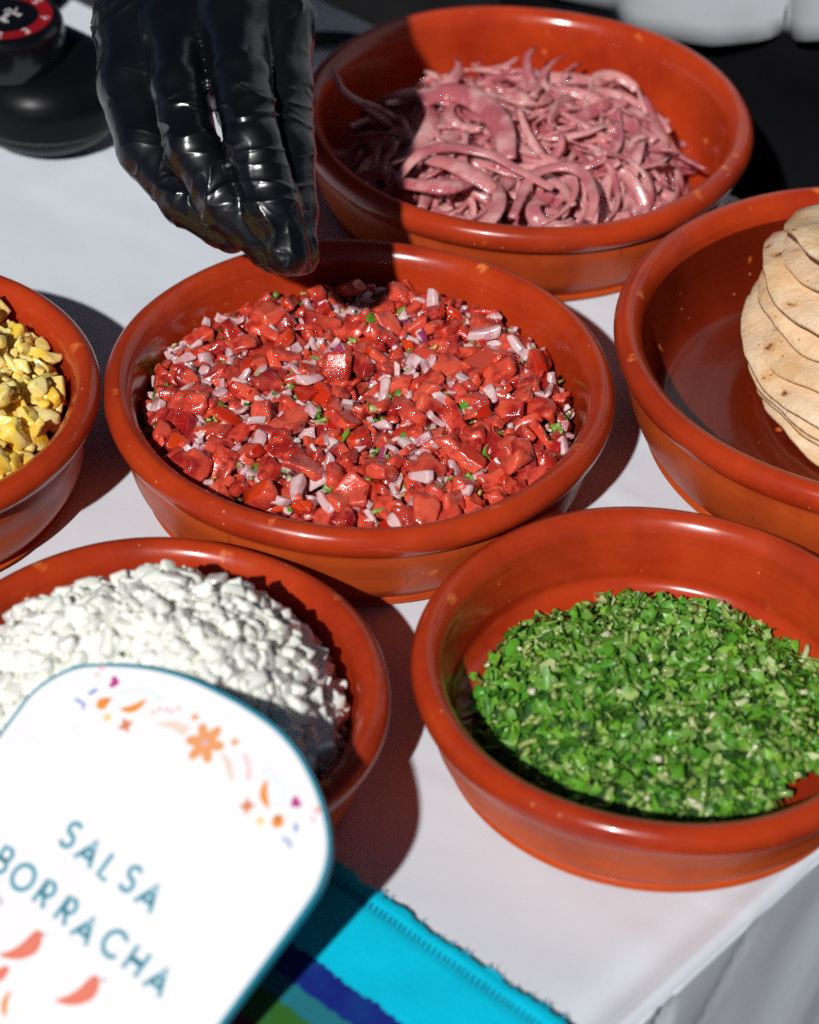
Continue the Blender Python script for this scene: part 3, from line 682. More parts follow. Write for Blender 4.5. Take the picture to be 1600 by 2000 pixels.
# ---- coriander
K_LF1 = mk_kind('herb_leaf', 26, lambda r: leaf_bm(r, r.uniform(.006, .014), r.uniform(.004, .008), .7), [M_LEAF], 41)
K_LF2 = mk_kind('herb_shred', 22, lambda r: leaf_bm(r, r.uniform(.0036, .0075), r.uniform(.0024, .0048), .5), [M_LEAF], 42)
K_ST1 = mk_kind('herb_stem', 12, lambda r: tube_bm(r, r.uniform(.0022, .0055), r.uniform(.0006, .0012), 0.1), [M_STEM], 43)
for K_ in (K_LF1, K_LF2): K_.sizes = [(a * 0.8, max(b, .0007)) for a, b in K_.sizes]
def t_cil(X, Y):
    r = np.hypot(X - 0.004, (Y + 0.003)); z = 0.0325 + 0.05 * Y - 0.016 * (r / 0.071) ** 3 + 0.003 * fbm(np.stack([X, Y, 0 * X], -1).reshape(-1, 3), 38, 35, 2).reshape(X.shape)
    edge = 0.0715 + 0.004 * fbm(np.stack([X, Y, 0 * X], -1).reshape(-1, 3), 60, 45, 2).reshape(X.shape)
    return np.where((r < edge) & (np.hypot(X - 0.062, Y + 0.052) > 0.022), z, 0.0)
pile('cil', 'chopped_coriander', 'mound of chopped green coriander in the lower right bowl', 'chopped herbs', M_CBASE, t_cil,
     [(K_LF1, 720, .5, 1.25, 1.0, 0.0), (K_LF2, 1500, .7, 1.4, 1.2, 0.0), (K_ST1, 420, .7, 1.5, .9, 0.0)], 14, sink=0.8, depth=0.011, rmax=0.92, tries=6)

# ---- pineapple
def pin(rng):
    bm = chunk(rng, rng.uniform(.007, .015), rng.uniform(.0045, .0075), rng.uniform(.0035, .006), 0.45, 0.12, 3, False, 1); soften(bm, 1, .5); rough_up(bm, rng, 0.0010, 330); rough_up(bm, rng, 0.0005, 900); return bm
def pin_small(rng):
    bm = chunk(rng, rng.uniform(.004, .010), rng.uniform(.0025, .005), rng.uniform(.0018, .0035), 0.45, 0.10, 2, False, 1); soften(bm, 2, .5); rough_up(bm, rng, 0.0005, 500); return bm
K_PIN = mk_kind('pineapple_chunk', 18, pin, [M_PINE], 51); K_PNS = mk_kind('pineapple_piece', 14, pin_small, [M_PINE], 52)
def t_pine(X, Y):
    r = np.hypot(X, Y); z = 0.061 - 0.024 * (r / 0.074) ** 2.2 + 0.004 * fbm(np.stack([X, Y, 0 * X], -1).reshape(-1, 3), 40, 55, 2).reshape(X.shape)
    return np.where(r < 0.0735, z, 0)
pile('pine', 'chopped_pineapple', 'heap of juicy chopped yellow pineapple in the left bowl', 'chopped pineapple', M_PNBASE, t_pine, [(K_PIN, 290, .9, 1.35, .7, 0.0), (K_PNS, 420, .7, 1.4, .9, 0.1)], 15, depth=0.005, rmax=0.9, sink=0.35)

# ------------------------------------------------------------------ tortillas
def mat_tortilla():
    t = NT('corn tortilla'); r = t.rnd(); ad = t.n('ShaderNodeVectorMath', operation='ADD'); t.l(t.obj(), ad.inputs[0]); cb = t.n('ShaderNodeCombineXYZ'); t.l(r, cb.inputs[0]); t.l(r, cb.inputs[1]); t.l(cb.outputs[0], ad.inputs[1]); vec = ad.outputs[0]
    c = t.ramp(t.noise(45, 5, 0.6, vec), [(0.3, (0.80, 0.51, 0.25)), (0.5, (0.86, 0.63, 0.40)), (0.7, (0.88, 0.70, 0.52))])
    c = t.mix(t.ramp(t.noise(300, 3, 0.6, vec), [(0.4, 0.0), (0.75, 0.45)]), c, (0.70, 0.46, 0.26))
    v = t.n('ShaderNodeTexVoronoi'); v.inputs['Scale'].default_value = 95; nz = t.n('ShaderNodeTexNoise'); nz.inputs['Scale'].default_value = 260; t.l(vec, nz.inputs['Vector'])
    sc = t.n('ShaderNodeVectorMath', operation='SCALE'); t.l(nz.outputs['Color'], sc.inputs[0]); sc.inputs['Scale'].default_value = 0.008
    a2 = t.n('ShaderNodeVectorMath', operation='ADD'); t.l(vec, a2.inputs[0]); t.l(sc.outputs[0], a2.inputs[1]); t.l(a2.outputs[0], v.inputs['Vector'])
    pk = t.n('ShaderNodeSeparateColor'); t.l(v.outputs['Color'], pk.inputs[0])
    sel = t.math('GREATER_THAN', pk.outputs[0], 0.72)
    halo = t.math('MULTIPLY', t.ramp(v.outputs['Distance'], [(0.08, 1.0), (0.42, 0.0)]), sel)
    core = t.math('MULTIPLY', t.ramp(v.outputs['Distance'], [(0.06, 1.0), (0.20, 0.0)]), sel)
    c = t.mix(t.ramp(t.noise(28, 4, 0.6, vec), [(0.55, 0.0), (0.68, 0.55)]), c, (0.74, 0.40, 0.14)); c = t.mix(t.math('MULTIPLY', halo, 0.8), c, (0.60, 0.24, 0.06)); c = t.mix(core, c, (0.10, 0.028, 0.012))
    v3 = t.n('ShaderNodeTexVoronoi'); v3.inputs['Scale'].default_value = 330; t.l(vec, v3.inputs['Vector']); p3 = t.n('ShaderNodeSeparateColor'); t.l(v3.outputs['Color'], p3.inputs[0])
    fl = t.math('MULTIPLY', t.ramp(v3.outputs['Distance'], [(0.12, 1.0), (0.22, 0.0)]), t.math('GREATER_THAN', p3.outputs[0], 0.95)); c = t.mix(fl, c, (0.35, 0.14, 0.05))
    t.set(Base_Color=c, Roughness=0.62, Specular_IOR_Level=0.35, Subsurface_Weight=0.15, Subsurface_Radius=(1, .6, .3), Subsurface_Scale=0.002)
    t.bump(t.math('ADD', t.noise(140, 4, 0.6, vec), t.math('MULTIPLY', t.noise(700, 3, 0.6, vec), 0.4)), 0.6, 0.0018); return t.m
M_TORT = mat_tortilla()
def tortilla(loc, rad, tilt, rz, seed, droop, label):
    rng = random.Random(seed); nr, na = 12, 150; th = 0.0021; v = []; f = []
    ph = [rng.uniform(0, 6.3) for _ in range(6)]
    for s in (1, -1):
        for i in range(nr + 1):
            for k in range(na):
                a = 2 * math.pi * k / na; t = i / nr
                ro = rad * (1 + 0.012 * math.sin(2 * a + ph[0]) + 0.008 * math.sin(5 * a + ph[1]) + 0.004 * math.sin(11 * a + ph[2]) + 0.0025 * math.sin(23 * a + ph[3]) + 0.0015 * math.sin(37 * a + ph[1]))
                r = ro * t; z = -droop * t ** 2.4 + (0.0022 * math.sin(3 * a + ph[3]) + 0.0020 * math.sin(5 * a + ph[4]) + 0.0009 * math.sin(11 * a + ph[5])) * t ** 2
                tt = th * (1.0 if i < nr - 1 else (0.85 if i < nr else 0.40))
                v.append((r * math.cos(a), r * math.sin(a), z + s * tt))
    o_ = (nr + 1) * na
    for s in (0, 1):
        for i in range(nr):
            for k in range(na):
                j = (k + 1) % na; q = (s * o_ + i * na + k, s * o_ + (i + 1) * na + k, s * o_ + (i + 1) * na + j, s * o_ + i * na + j); f.append(q if s == 0 else q[::-1])
    for k in range(na):
        j = (k + 1) % na; f.append((nr * na + k, o_ + nr * na + k, o_ + nr * na + j, nr * na + j))
    o = link('tortilla', mesh('tortilla', v, f), None, M_TORT); o.location = tuple(loc); o.rotation_euler = (Euler((tilt[0], tilt[1], 0)).to_matrix() @ Matrix.Rotation(rz, 3, 'Z')).to_euler()
    a_ = o.data.attributes.new('pv', 'FLOAT', 'FACE'); a_.data.foreach_set('value', [rng.random()] * len(o.data.polygons))
    tag(o, label, 'tortilla', 'corn tortillas stacked in the right bowl'); return o
TORT = [  # leftmost point of each disc in the photo, its height above the table, droop, tilt
    (1486, 752, .015, .002, .00), (1474, 728, .021, .004, .01), (1453, 702, .028, .007, .03), (1442, 664, .036, .009, .02),
    (1462, 628, .044, .011, -.01), (1482, 588, .052, .012, -.05), (1492, 550, .059, .012, -.09), (1520, 512, .067, .010, -.16), (1539, 472, .076, .008, -.24)]
ORD = ['bottom', 'second from the bottom', 'third from the bottom', 'fourth from the bottom', 'middle one', 'fourth from the top', 'third from the top', 'second from the top', 'top']
for i, (x, y, z, dr, tx) in enumerate(TORT):
    jx = random.Random(i * 7 + 3); x += jx.uniform(-6, 10); e = at(x, y + jx.uniform(-6, 6), z - dr); rad = 0.074 + 0.003 * math.sin(i * 2.3)
    c = e + CR * [1, 1, 0] * rad; c[2] = z
    rng = random.Random(90 + i)
    tortilla(c, rad, (tx + rng.uniform(-.04, .04), rng.uniform(-.05, .06)), rng.uniform(0, 6.3), 200 + i, dr, 'pale corn tortilla, %s of the stack in the right bowl' % ORD[i])

# ------------------------------------------------------------------ striped blanket
VB = -0.161
def build_blanket():
    v1 = float(np.dot(at(647, 1911), EN)); v2 = v1 - 0.0115; v3 = v2 - 0.0085; v4 = v3 - 0.012; v5 = v4 - 0.02
    t = NT('woven striped blanket'); sx = t.n('ShaderNodeSeparateXYZ'); t.l(t.obj(), sx.inputs[0])
    y = sx.outputs[1]; lo, hi = V_NEAR - VB, 0.0
    rel = lambda vv: (vv - VB - lo) / (hi - lo)
    jit = t.math('MULTIPLY', t.math('SUBTRACT', t.noise(420, 2), 0.5), 0.004)
    fac = t.n('ShaderNodeMapRange'); fac.inputs[1].default_value = lo; fac.inputs[2].default_value = hi; t.l(t.math('ADD', y, jit), fac.inputs[0])
    st = [(0.0, (0.30, 0.02, 0.03)), (rel(v5), (0.22, 0.01, 0.02)), (rel(v4), (0.035, 0.16, 0.02)), (rel(v3), (0.02, 0.20, 0.25)), (rel(v2), (0.008, 0.022, 0.24)), (rel(v1), (0.0, 0.66, 0.92))]
    c = t.ramp(fac.outputs[0], st, 'CONSTANT')
    c = t.mix(t.ramp(t.noise(70, 5, 0.65), [(0.35, 0.0), (0.75, 0.4)]), c, (0.0, 0.22, 0.36), 'MULTIPLY') if False else t.mix(t.ramp(t.noise(70, 5, 0.65), [(0.4, 0.0), (0.8, 0.16)]), c, (0.0, 0.30, 0.50))
    br = t.n('ShaderNodeTexBrick'); br.inputs['Scale'].default_value = 1.0; br.inputs['Brick Width'].default_value = 0.0026; br.inputs['Row Height'].default_value = 0.0014; br.inputs['Mortar Size'].default_value = 0.00035; t.l(t.obj(), br.inputs['Vector'])
    br.inputs['Color1'].default_value = (1, 1, 1, 1); br.inputs['Color2'].default_value = (.8, .8, .8, 1); br.inputs['Mortar'].default_value = (0, 0, 0, 1)
    t.set(Base_Color=c, Roughness=0.9, Specular_IOR_Level=0.15, Sheen_Weight=0.0)
    t.bump(t.math('ADD', t.math('MULTIPLY', br.outputs['Color'], 0.6), t.noise(500, 3)), 0.35, 0.0006)
    r = empty('striped_blanket', tuple(uv(0, VB, 0.0)), TABLE_RZ); tag(r, 'turquoise, blue and green striped blanket strip with a frayed stitched edge', 'blanket')
    us = np.linspace(-0.40, U_END - 0.008, 420); vs = [0, -.0012, -.003, -.005, -.0066, -.0080, -.0095, -.012] + list(np.linspace(-.02, V_NEAR - VB + 0.004, 60)); rng = np.random.RandomState(4)
    fr = 0.0009 * np.array([rng.rand() for _ in us]) + 0.0012 * fbm(np.stack([us, 0 * us, 0 * us], -1), 160, 4, 2); V = []; Fc = []; nv = len(vs)
    for s in (1, 0):
        for i, u in enumerate(us):
            for k, w in enumerate(vs):
                z = 0.0019 if s else 0.0007
                if s:
                    z -= 0.0007 * math.exp(-((w + 0.0073) / 0.0016) ** 2); z -= 0.0010 * (k == 0) + 0.0005 * (k == 1)
                    z += 0.0005 * float(vn(np.array([u * 60, w * 60, 1.0]), 1.0, 3))
                V.append((u, w + fr[i] * math.exp(w / 0.004), z))
    N = len(us) * nv
    for i in range(len(us) - 1):
        for k in range(nv - 1):
            q = (i * nv + k, i * nv + k + 1, (i + 1) * nv + k + 1, (i + 1) * nv + k); Fc.append(q); Fc.append(tuple(N + x for x in q[::-1]))
        for k in (0, nv - 1): Fc.append((i * nv + k, (i + 1) * nv + k, N + (i + 1) * nv + k, N + i * nv + k))
    for i in (0, len(us) - 1):
        for k in range(nv - 1): Fc.append((i * nv + k, N + i * nv + k, N + i * nv + k + 1, i * nv + k + 1))
    link('woven_cloth', mesh('woven_cloth', V, Fc), r, t.m)
    # overlock stitches: pairs of slanted loops
    V = []; Fc = []; rg = random.Random(8); mt = simple('dark teal thread', (0.0, 0.085, 0.15), 0.8)
    u = -0.30
    while u < U_END - 0.010:
        for w0, w1, dz in ((-.0052, -.0086, 0), ):
            p = [(u, w0, .0015), (u + .0006, (w0 + w1) / 2, .0025), (u + .0012, w1, .0015)]
            a, b = sweep(spline(p, 3), lambda t_: (.00030, .00026), 5); o_ = len(V); V += a; Fc += [tuple(x + o_ for x in q) for q in b]
        u += .0021 + rg.uniform(-.0003, .0003)
    tag(link('stitching', mesh('stitching', V, Fc), r, mt), kind='stuff')
    V = []; Fc = []; mt = simple('turquoise fibre', (0.0, 0.60, 0.82), 0.9)
    for _ in range(160):
        u = rg.uniform(-.2, U_END - .01); i = int(np.searchsorted(us, u)); w = fr[min(i, len(fr) - 1)]; L = rg.uniform(.0005, .0014); a = rg.gauss(math.pi / 2, .7)
        p = [(u, w - .0006, rg.uniform(.0008, .0012)), (u + L * .5 * math.cos(a), w + L * .5 * math.sin(a), rg.uniform(.0010, .0018)), (u + L * math.cos(a + rg.gauss(0, .4)), w + L * math.sin(a), rg.uniform(.0008, .0020))]
        x, y_ = sweep(p, lambda t_: (.00018, .00018), 4); o_ = len(V); V += x; Fc += [tuple(z_ + o_ for z_ in q) for q in y_]
    tag(link('frayed_fibres', mesh('frayed_fibres', V, Fc), r, mt), kind='stuff')
build_blanket()

# ------------------------------------------------------------------ sign
def build_sign():
    T = SIGN_T; ZS = SIGN_Z; e1 = E1; e2 = math.cos(T) * np.array([-EN[0], -EN[1], 0]) + math.sin(T) * np.array([0, 0, -1.0]); n = np.cross(e1, -e2)
    if n[2] < 0: n = -n
    O = at(645, 1640, ZS)
    def pl(px, py):
        p = at_plane(px, py, O, n) - O; return float(p @ e1), float(p @ e2)
    ax0 = pl(403, 1451); xc = ax0[0]
    ring_px = [(606, 1766), (628, 1728), (643, 1680), (645, 1632), (635, 1580), (615, 1525), (585, 1470), (545, 1424), (500, 1390), (450, 1360), (370, 1322), (290, 1301), (210, 1295), (150, 1300), (100, 1322), (60, 1352), (30, 1390), (0, 1430)]
    out = [pl(x, y) for x, y in ring_px]; out = [(x - xc, y) for x, y in out]
    bottom = ZS / math.sin(T) - 0.008; wr_, wl_ = out[0][0], out[-1][0]
    out = [(wr_ - 0.012, bottom), (wr_ - 0.003, bottom - 0.002), (wr_ - 0.001, bottom - 0.008), (wr_ - 0.0004, 0.060), (wr_, 0.034)] + out + [(wl_, 0.060), (wl_ + 0.001, bottom - 0.008), (wl_ + 0.003, bottom - 0.002), (wl_ + 0.012, bottom)]
    out = [tuple(p) for p in spline(out, 5)]
    # local frame: x = e1, y = -e2 (up the sign), z = n, origin at axis of the sign
    r = empty('menu_sign'); Mx = Matrix.Identity(4); oo = O + e1 * xc
    for i in range(3): Mx[i][0], Mx[i][1], Mx[i][2], Mx[i][3] = e1[i], -e2[i], n[i], oo[i]
    r.matrix_world = Mx
    tag(r, 'white sign card reading SALSA BORRACHA with teal border and flowers', 'sign')
    def board(name, pts, z0, z1, mt, parent=r):
        bm = bmesh.new(); a = [bm.verts.new((x, -y, z0)) for x, y in pts]; b = [bm.verts.new((x, -y, z1)) for x, y in pts]
        bm.faces.new(b[::-1]); bm.faces.new(a); k = len(pts)
        for i in range(k): bm.faces.new((a[i], b[i], b[(i + 1) % k], a[(i + 1) % k]))
        bmesh.ops.recalc_face_normals(bm, faces=bm.faces[:]); return link(name, bm_mesh(name, bm, False), parent, mt)
    def inset(pts, d):
        P = np.array(pts); res = []
        for i in range(len(P)):
            t = P[(i + 1) % len(P)] - P[i - 1]; t /= np.linalg.norm(t) + 1e-9; res.append(P[i] + d * np.array([-t[1], t[0]]))
        return [tuple(p) for p in res]
    mw = simple('white card', (0.91, 0.91, 0.92), 0.35, 0.01, 20, bump=0.03); mt_ = simple('teal edge paint', (0.02, 0.27, 0.38), 0.4, 0.05)
    board('card_back', out, -0.0030, -0.0002, mt_)
    inn = inset(out, 0.0013)
    if max(p[0] for p in inn) > max(p[0] for p in out): inn = inset(out, -0.0013)
    board('card_face', inn, -0.0004, 0.0001, mw)
    cols = {}
    def ink(c):
        if c not in cols: cols[c] = simple('printed ink %d' % len(cols), c, 0.45, 0.03, 50, bump=0.0)
        return cols[c]
    Zp = 0.00025
    def L2(px, py):
        x, y = pl(px, py); return np.array([x - xc, -y])
    def ribbon(name, strokes, w, mt, parent=r):
        V = []; Fc = []
        for s in strokes:
            P = [np.array(p) for p in s]; closed = np.linalg.norm(P[0] - P[-1]) < 1e-7; k = len(P); o_ = len(V)
            for i in range(k):
                a = P[i - 1] if i > 0 else (P[-2] if closed else P[0]); b = P[i + 1] if i < k - 1 else (P[1] if closed else P[-1])
                t = b - a; t /= np.linalg.norm(t) + 1e-12; nn = np.array([-t[1], t[0]]); ext = 0
                V += [(*(P[i] + nn * w / 2), Zp), (*(P[i] - nn * w / 2), Zp), (*(P[i] + nn * w / 2), 0.0), (*(P[i] - nn * w / 2), 0.0)]
            for i in range(k - 1):
                a = o_ + 4 * i; b = a + 4; Fc += [(a, a + 1, b + 1, b), (a, b, b + 2, a + 2), (a + 1, a + 3, b + 3, b + 1)]
            Zl = 0
        return link(name, mesh(name, V, Fc, False), parent, mt)
    def fill(name, pts, mt, z=Zp, parent=r):
        k = len(pts); V = [(*p, z) for p in pts] + [(*p, 0.0) for p in pts]; Fc = [tuple(range(k))] + [(i, i + k, (i + 1) % k + k, (i + 1) % k) for i in range(k)]
        me = mesh(name, V, Fc, False); 
        bm = bmesh.new(); bm.from_mesh(me); bmesh.ops.recalc_face_normals(bm, faces=bm.faces[:]); bm.to_mesh(me); bm.free(); return link(name, me, parent, mt)
    arc = lambda cx, cy, rx, ry, a0, a1, k=14: [(cx + rx * math.cos(math.radians(a0 + (a1 - a0) * i / k)), cy + ry * math.sin(math.radians(a0 + (a1 - a0) * i / k))) for i in range(k + 1)]
    G = {'S': [arc(.0, .27, .26, .23, 40, 270, 12)[:0] + arc(0, .26, .25, .24, 35, 270, 14) + arc(0, -.24, .27, .26, 90, -150, 14)],
         'L': [[(-.18, .5), (-.18, -.47), (.26, -.47)]], 'O': [arc(0, 0, .48, .5, 0, 360, 28)], 'C': [arc(.05, 0, .48, .5, 42, 318, 22)],
         'B': [[(-.28, -.5), (-.28, .5), (.0, .5)] + arc(.0, .26, .22, .24, 90, -90, 8) + [(-.26, .02)], [(-.2, .02), (.05, .02)] + arc(.05, -.24, .25, .26, 90, -90, 8) + [(-.28, -.5)]],
         'R': [[(-.28, -.5), (-.28, .5), (.0, .5)] + arc(.0, .22, .26, .28, 90, -90, 10) + [(-.28, -.06)], [(-.02, -.06), (.28, -.5)], [(-.18, .40), (-.18, .03), (.0, .03)]],
         'A': [[(-.42, -.5), (0, .52), (.42, -.5)], [(-.30, -.22), (.30, -.22)], [(-.26, -.16), (0, .14), (.26, -.16)]],
         'H': [[(-.32, .5), (-.32, -.5)], [(.32, .5), (.32, -.5)], [(-.32, .03), (.32, .03)], [(-.24, -.04), (.24, -.04)]]}
    teal = ink((0.10, 0.36, 0.46))
    def word(txt, cps, hgt, nm):
        root = empty(nm); root.parent = r
        for ch, (px, py) in zip(txt, cps):
            c = L2(px, py); ribbon('letter', [[c + np.array(p) * hgt for p in s] for s in G[ch]], 0.00160, teal, root)
        return root
    word('SALSA', [(139, 1631), (175, 1665), (212, 1694), (256, 1717), (293, 1751)], 0.0083, 'lettering')
    word('BORRACHA', [(7, 1681), (46, 1714), (89, 1747), (131, 1780), (168, 1815), (223, 1843), (267, 1878), (311, 1915)], 0.0083, 'lettering')
    def chili(px, py, ang, L, mt, w=.30, tip=True, nm='printed_chilli'):
        c = L2(px, py); ca, sa = math.cos(ang), math.sin(ang); up_ = []; dn = []
        for i in range(13):
            t = i / 12; x = (t - .5) * L; y0 = 0.16 * L * (4 * (t - .45) ** 2 - .4); hw = w * L * .5 * min(1, (1 - t) * 5) ** .5 * (t ** .75 if tip else math.sin(math.pi * t) ** .6)
            up_.append((x, y0 + hw)); dn.append((x, y0 - hw))
        pts = [(c[0] + ca * x - sa * y, c[1] + sa * x + ca * y) for x, y in up_ + dn[::-1]]
        return fill(nm, pts, mt)
    coral = ink((0.80, 0.22, 0.15)); org = ink((0.84, 0.30, 0.05)); org2 = ink((0.84, 0.36, 0.14)); mag = ink((0.50, 0.03, 0.25)); pale = ink((0.84, 0.70, 0.60)); blue = ink((0.10, 0.22, 0.62)); yel = ink((0.85, 0.68, 0.30)); mint = ink((0.62, 0.76, 0.74)); brick = ink((0.72, 0.25, 0.12)); pink = ink((0.84, 0.45, 0.42)); stemm = ink((0.25, 0.30, 0.34))
    base = 0.62
    for px, py, a in ((42, 1853, 0.95), (153, 1942, 0.95)):
        chili(px, py, a, 0.0165, coral, .50)
    ribbon('printed_stem', [[L2(82, 1828), L2(91, 1824)]], .0006, stemm); ribbon('printed_stem', [[L2(198, 1918), L2(207, 1913)]], .0006, stemm)
    chili(12, 1962, -1.1, .009, org, .22, False); chili(-20, 1905, .6, .014, coral, .42)
    ribbon('printed_mark', [[L2(-2, 1752), L2(4, 1762), L2(0, 1770)]], .0006, stemm)
    # flower
    c = L2(401, 1452)
    for k in range(6):
        a = k * math.pi / 3 + 0.35; p = c + .0040 * np.array([math.cos(a), math.sin(a)])
        fill('petal', [tuple(p + .0031 * math.cos(w) * np.array([math.cos(a), math.sin(a)]) + .0018 * math.sin(w) * np.array([-math.sin(a), math.cos(a)])) for w in np.linspace(0, 2 * math.pi, 15)[:-1]], org2, Zp + .00002 * k)
    fill('flower_centre', [tuple(c + .0014 * np.array([math.cos(w), math.sin(w)])) for w in np.linspace(0, 6.283, 13)[:-1]], pink, Zp + .0002)
    def dot(px, py, rad, mt, nm='printed_dot'):
        c_ = L2(px, py); fill(nm, [tuple(c_ + rad * np.array([math.cos(w), math.sin(w)])) for w in np.linspace(0, 6.283, 13)[:-1]], mt)
    def star(px, py, rad, mt, rot=0., k=4, nm='printed_star', ins=.5):
        c_ = L2(px, py); fill(nm, [tuple(c_ + (rad if i % 2 == 0 else rad * ins) * np.array([math.cos(rot + i * math.pi / k), math.sin(rot + i * math.pi / k)])) for i in range(2 * k)], mt)
    def heart(px, py, s, rot):
        c_ = L2(px, py); pts = []
        for w in np.linspace(0, 2 * math.pi, 21)[:-1]:
            x = 16 * math.sin(w) ** 3; y = 13 * math.cos(w) - 5 * math.cos(2 * w) - 2 * math.cos(3 * w) - math.cos(4 * w)
            pts.append(tuple(c_ + s / 17 * np.array([x * math.cos(rot) - y * math.sin(rot), x * math.sin(rot) + y * math.cos(rot)])))
        fill('printed_heart', pts, mag)
    heart(224, 1333, .0022, 1.9); heart(578, 1568, .0022, -0.35)
    dot(200, 1375, .0021, org); star(212, 1368, .0016, org, .8, 3); dot(543, 1605, .0021, org); star(543, 1597, .0016, org, 1.6, 3)
    dot(210, 1402, .0014, yel); dot(509, 1604, .0014, yel)
    chili(262, 1380, .85, .0100, org, .26, False, 'printed_crescent'); chili(519, 1553, -0.85, .0100, org, .26, False, 'printed_crescent')
    star(246, 1417, .0029, brick, 1.0, 4); star(483, 1575, .0029, brick, .6, 4)
    star(381, 1401, .0016, org2, .3, 4, ins=.6); star(459, 1450, .0016, org2, .7, 4, ins=.6)
    for px, py in ((182, 1352), (578, 1618)): ribbon('printed_leaf', [[L2(px - 8, py + 4), L2(px + 8, py - 5)] if px < 300 else [L2(px, py - 9), L2(px + 1, py + 7)]], .0010, blue)
    ribbon('printed_leaf', [[L2(148, 1366), L2(165, 1376), L2(163, 1386)]], .0008, blue); ribbon('printed_leaf', [[L2(553, 1638), L2(566, 1645), L2(568, 1656)]], .0008, blue)
    for a0, a1 in (((235, 1356), (315, 1372)), ((510, 1505), (550, 1572))):
        p0, p1 = L2(*a0), L2(*a1); mid = (p0 + p1) / 2 + np.array([0, 0.0026]) if a0[0] < 400 else (p0 + p1) / 2 + np.array([0.0022, 0.0016])
        crv = [np.array(q) for q in spline([p0, mid, p1], 6)]
        for i in range(1, len(crv) - 1):
            t = crv[i + 1] - crv[i - 1]; t /= np.linalg.norm(t); nn = np.array([-t[1], t[0]]); ribbon('printed_leaf', [[crv[i] - nn * .0003, crv[i] + nn * .0014]], .0004, mint)
    for pts in (((300, 1392), (312, 1386), (326, 1387), (336, 1390), (349, 1385)), ((480, 1478), (483, 1488), (487, 1498), (487, 1508), (486, 1518))):
        for px, py in pts: dot(px, py, .0007, pink)
    for px, py in ((300, 1302), (186, 1310), (627, 1590), (620, 1580)): pass
    dot(199, 1304, .0010, pink); dot(190, 1318, .0007, pink); dot(621, 1583, .0012, pink); dot(612, 1600, .0007, pink)
    fill('printed_swash', [tuple(q) for q in (L2(300, 1415), L2(340, 1408), L2(372, 1420), L2(360, 1440), L2(335, 1424))], pale); fill('printed_swash', [tuple(q) for q in (L2(430, 1470), L2(452, 1486), L2(458, 1520), L2(450, 1530), L2(440, 1495))], pale)
    # easel strut behind
    mt2 = simple('strut card', (0.5, 0.5, 0.5), 0.6)
    top3 = oo + e2 * 0.02 - n * 0.0035; foot = np.array([top3[0] + EN[0] * 0.006, top3[1] + EN[1] * 0.006, 0.0050])
    loc = lambda p: (float((p - oo) @ e1), float((p - oo) @ -e2), float((p - oo) @ n))
    v, f = sweep([loc(top3), loc((top3 + foot) / 2), loc(foot)], lambda t_: (.006, .0008), 8, up=(0, 0, 1)); link('easel_strut', mesh('easel_strut', v, f), r, mt2)
    return r
build_sign()

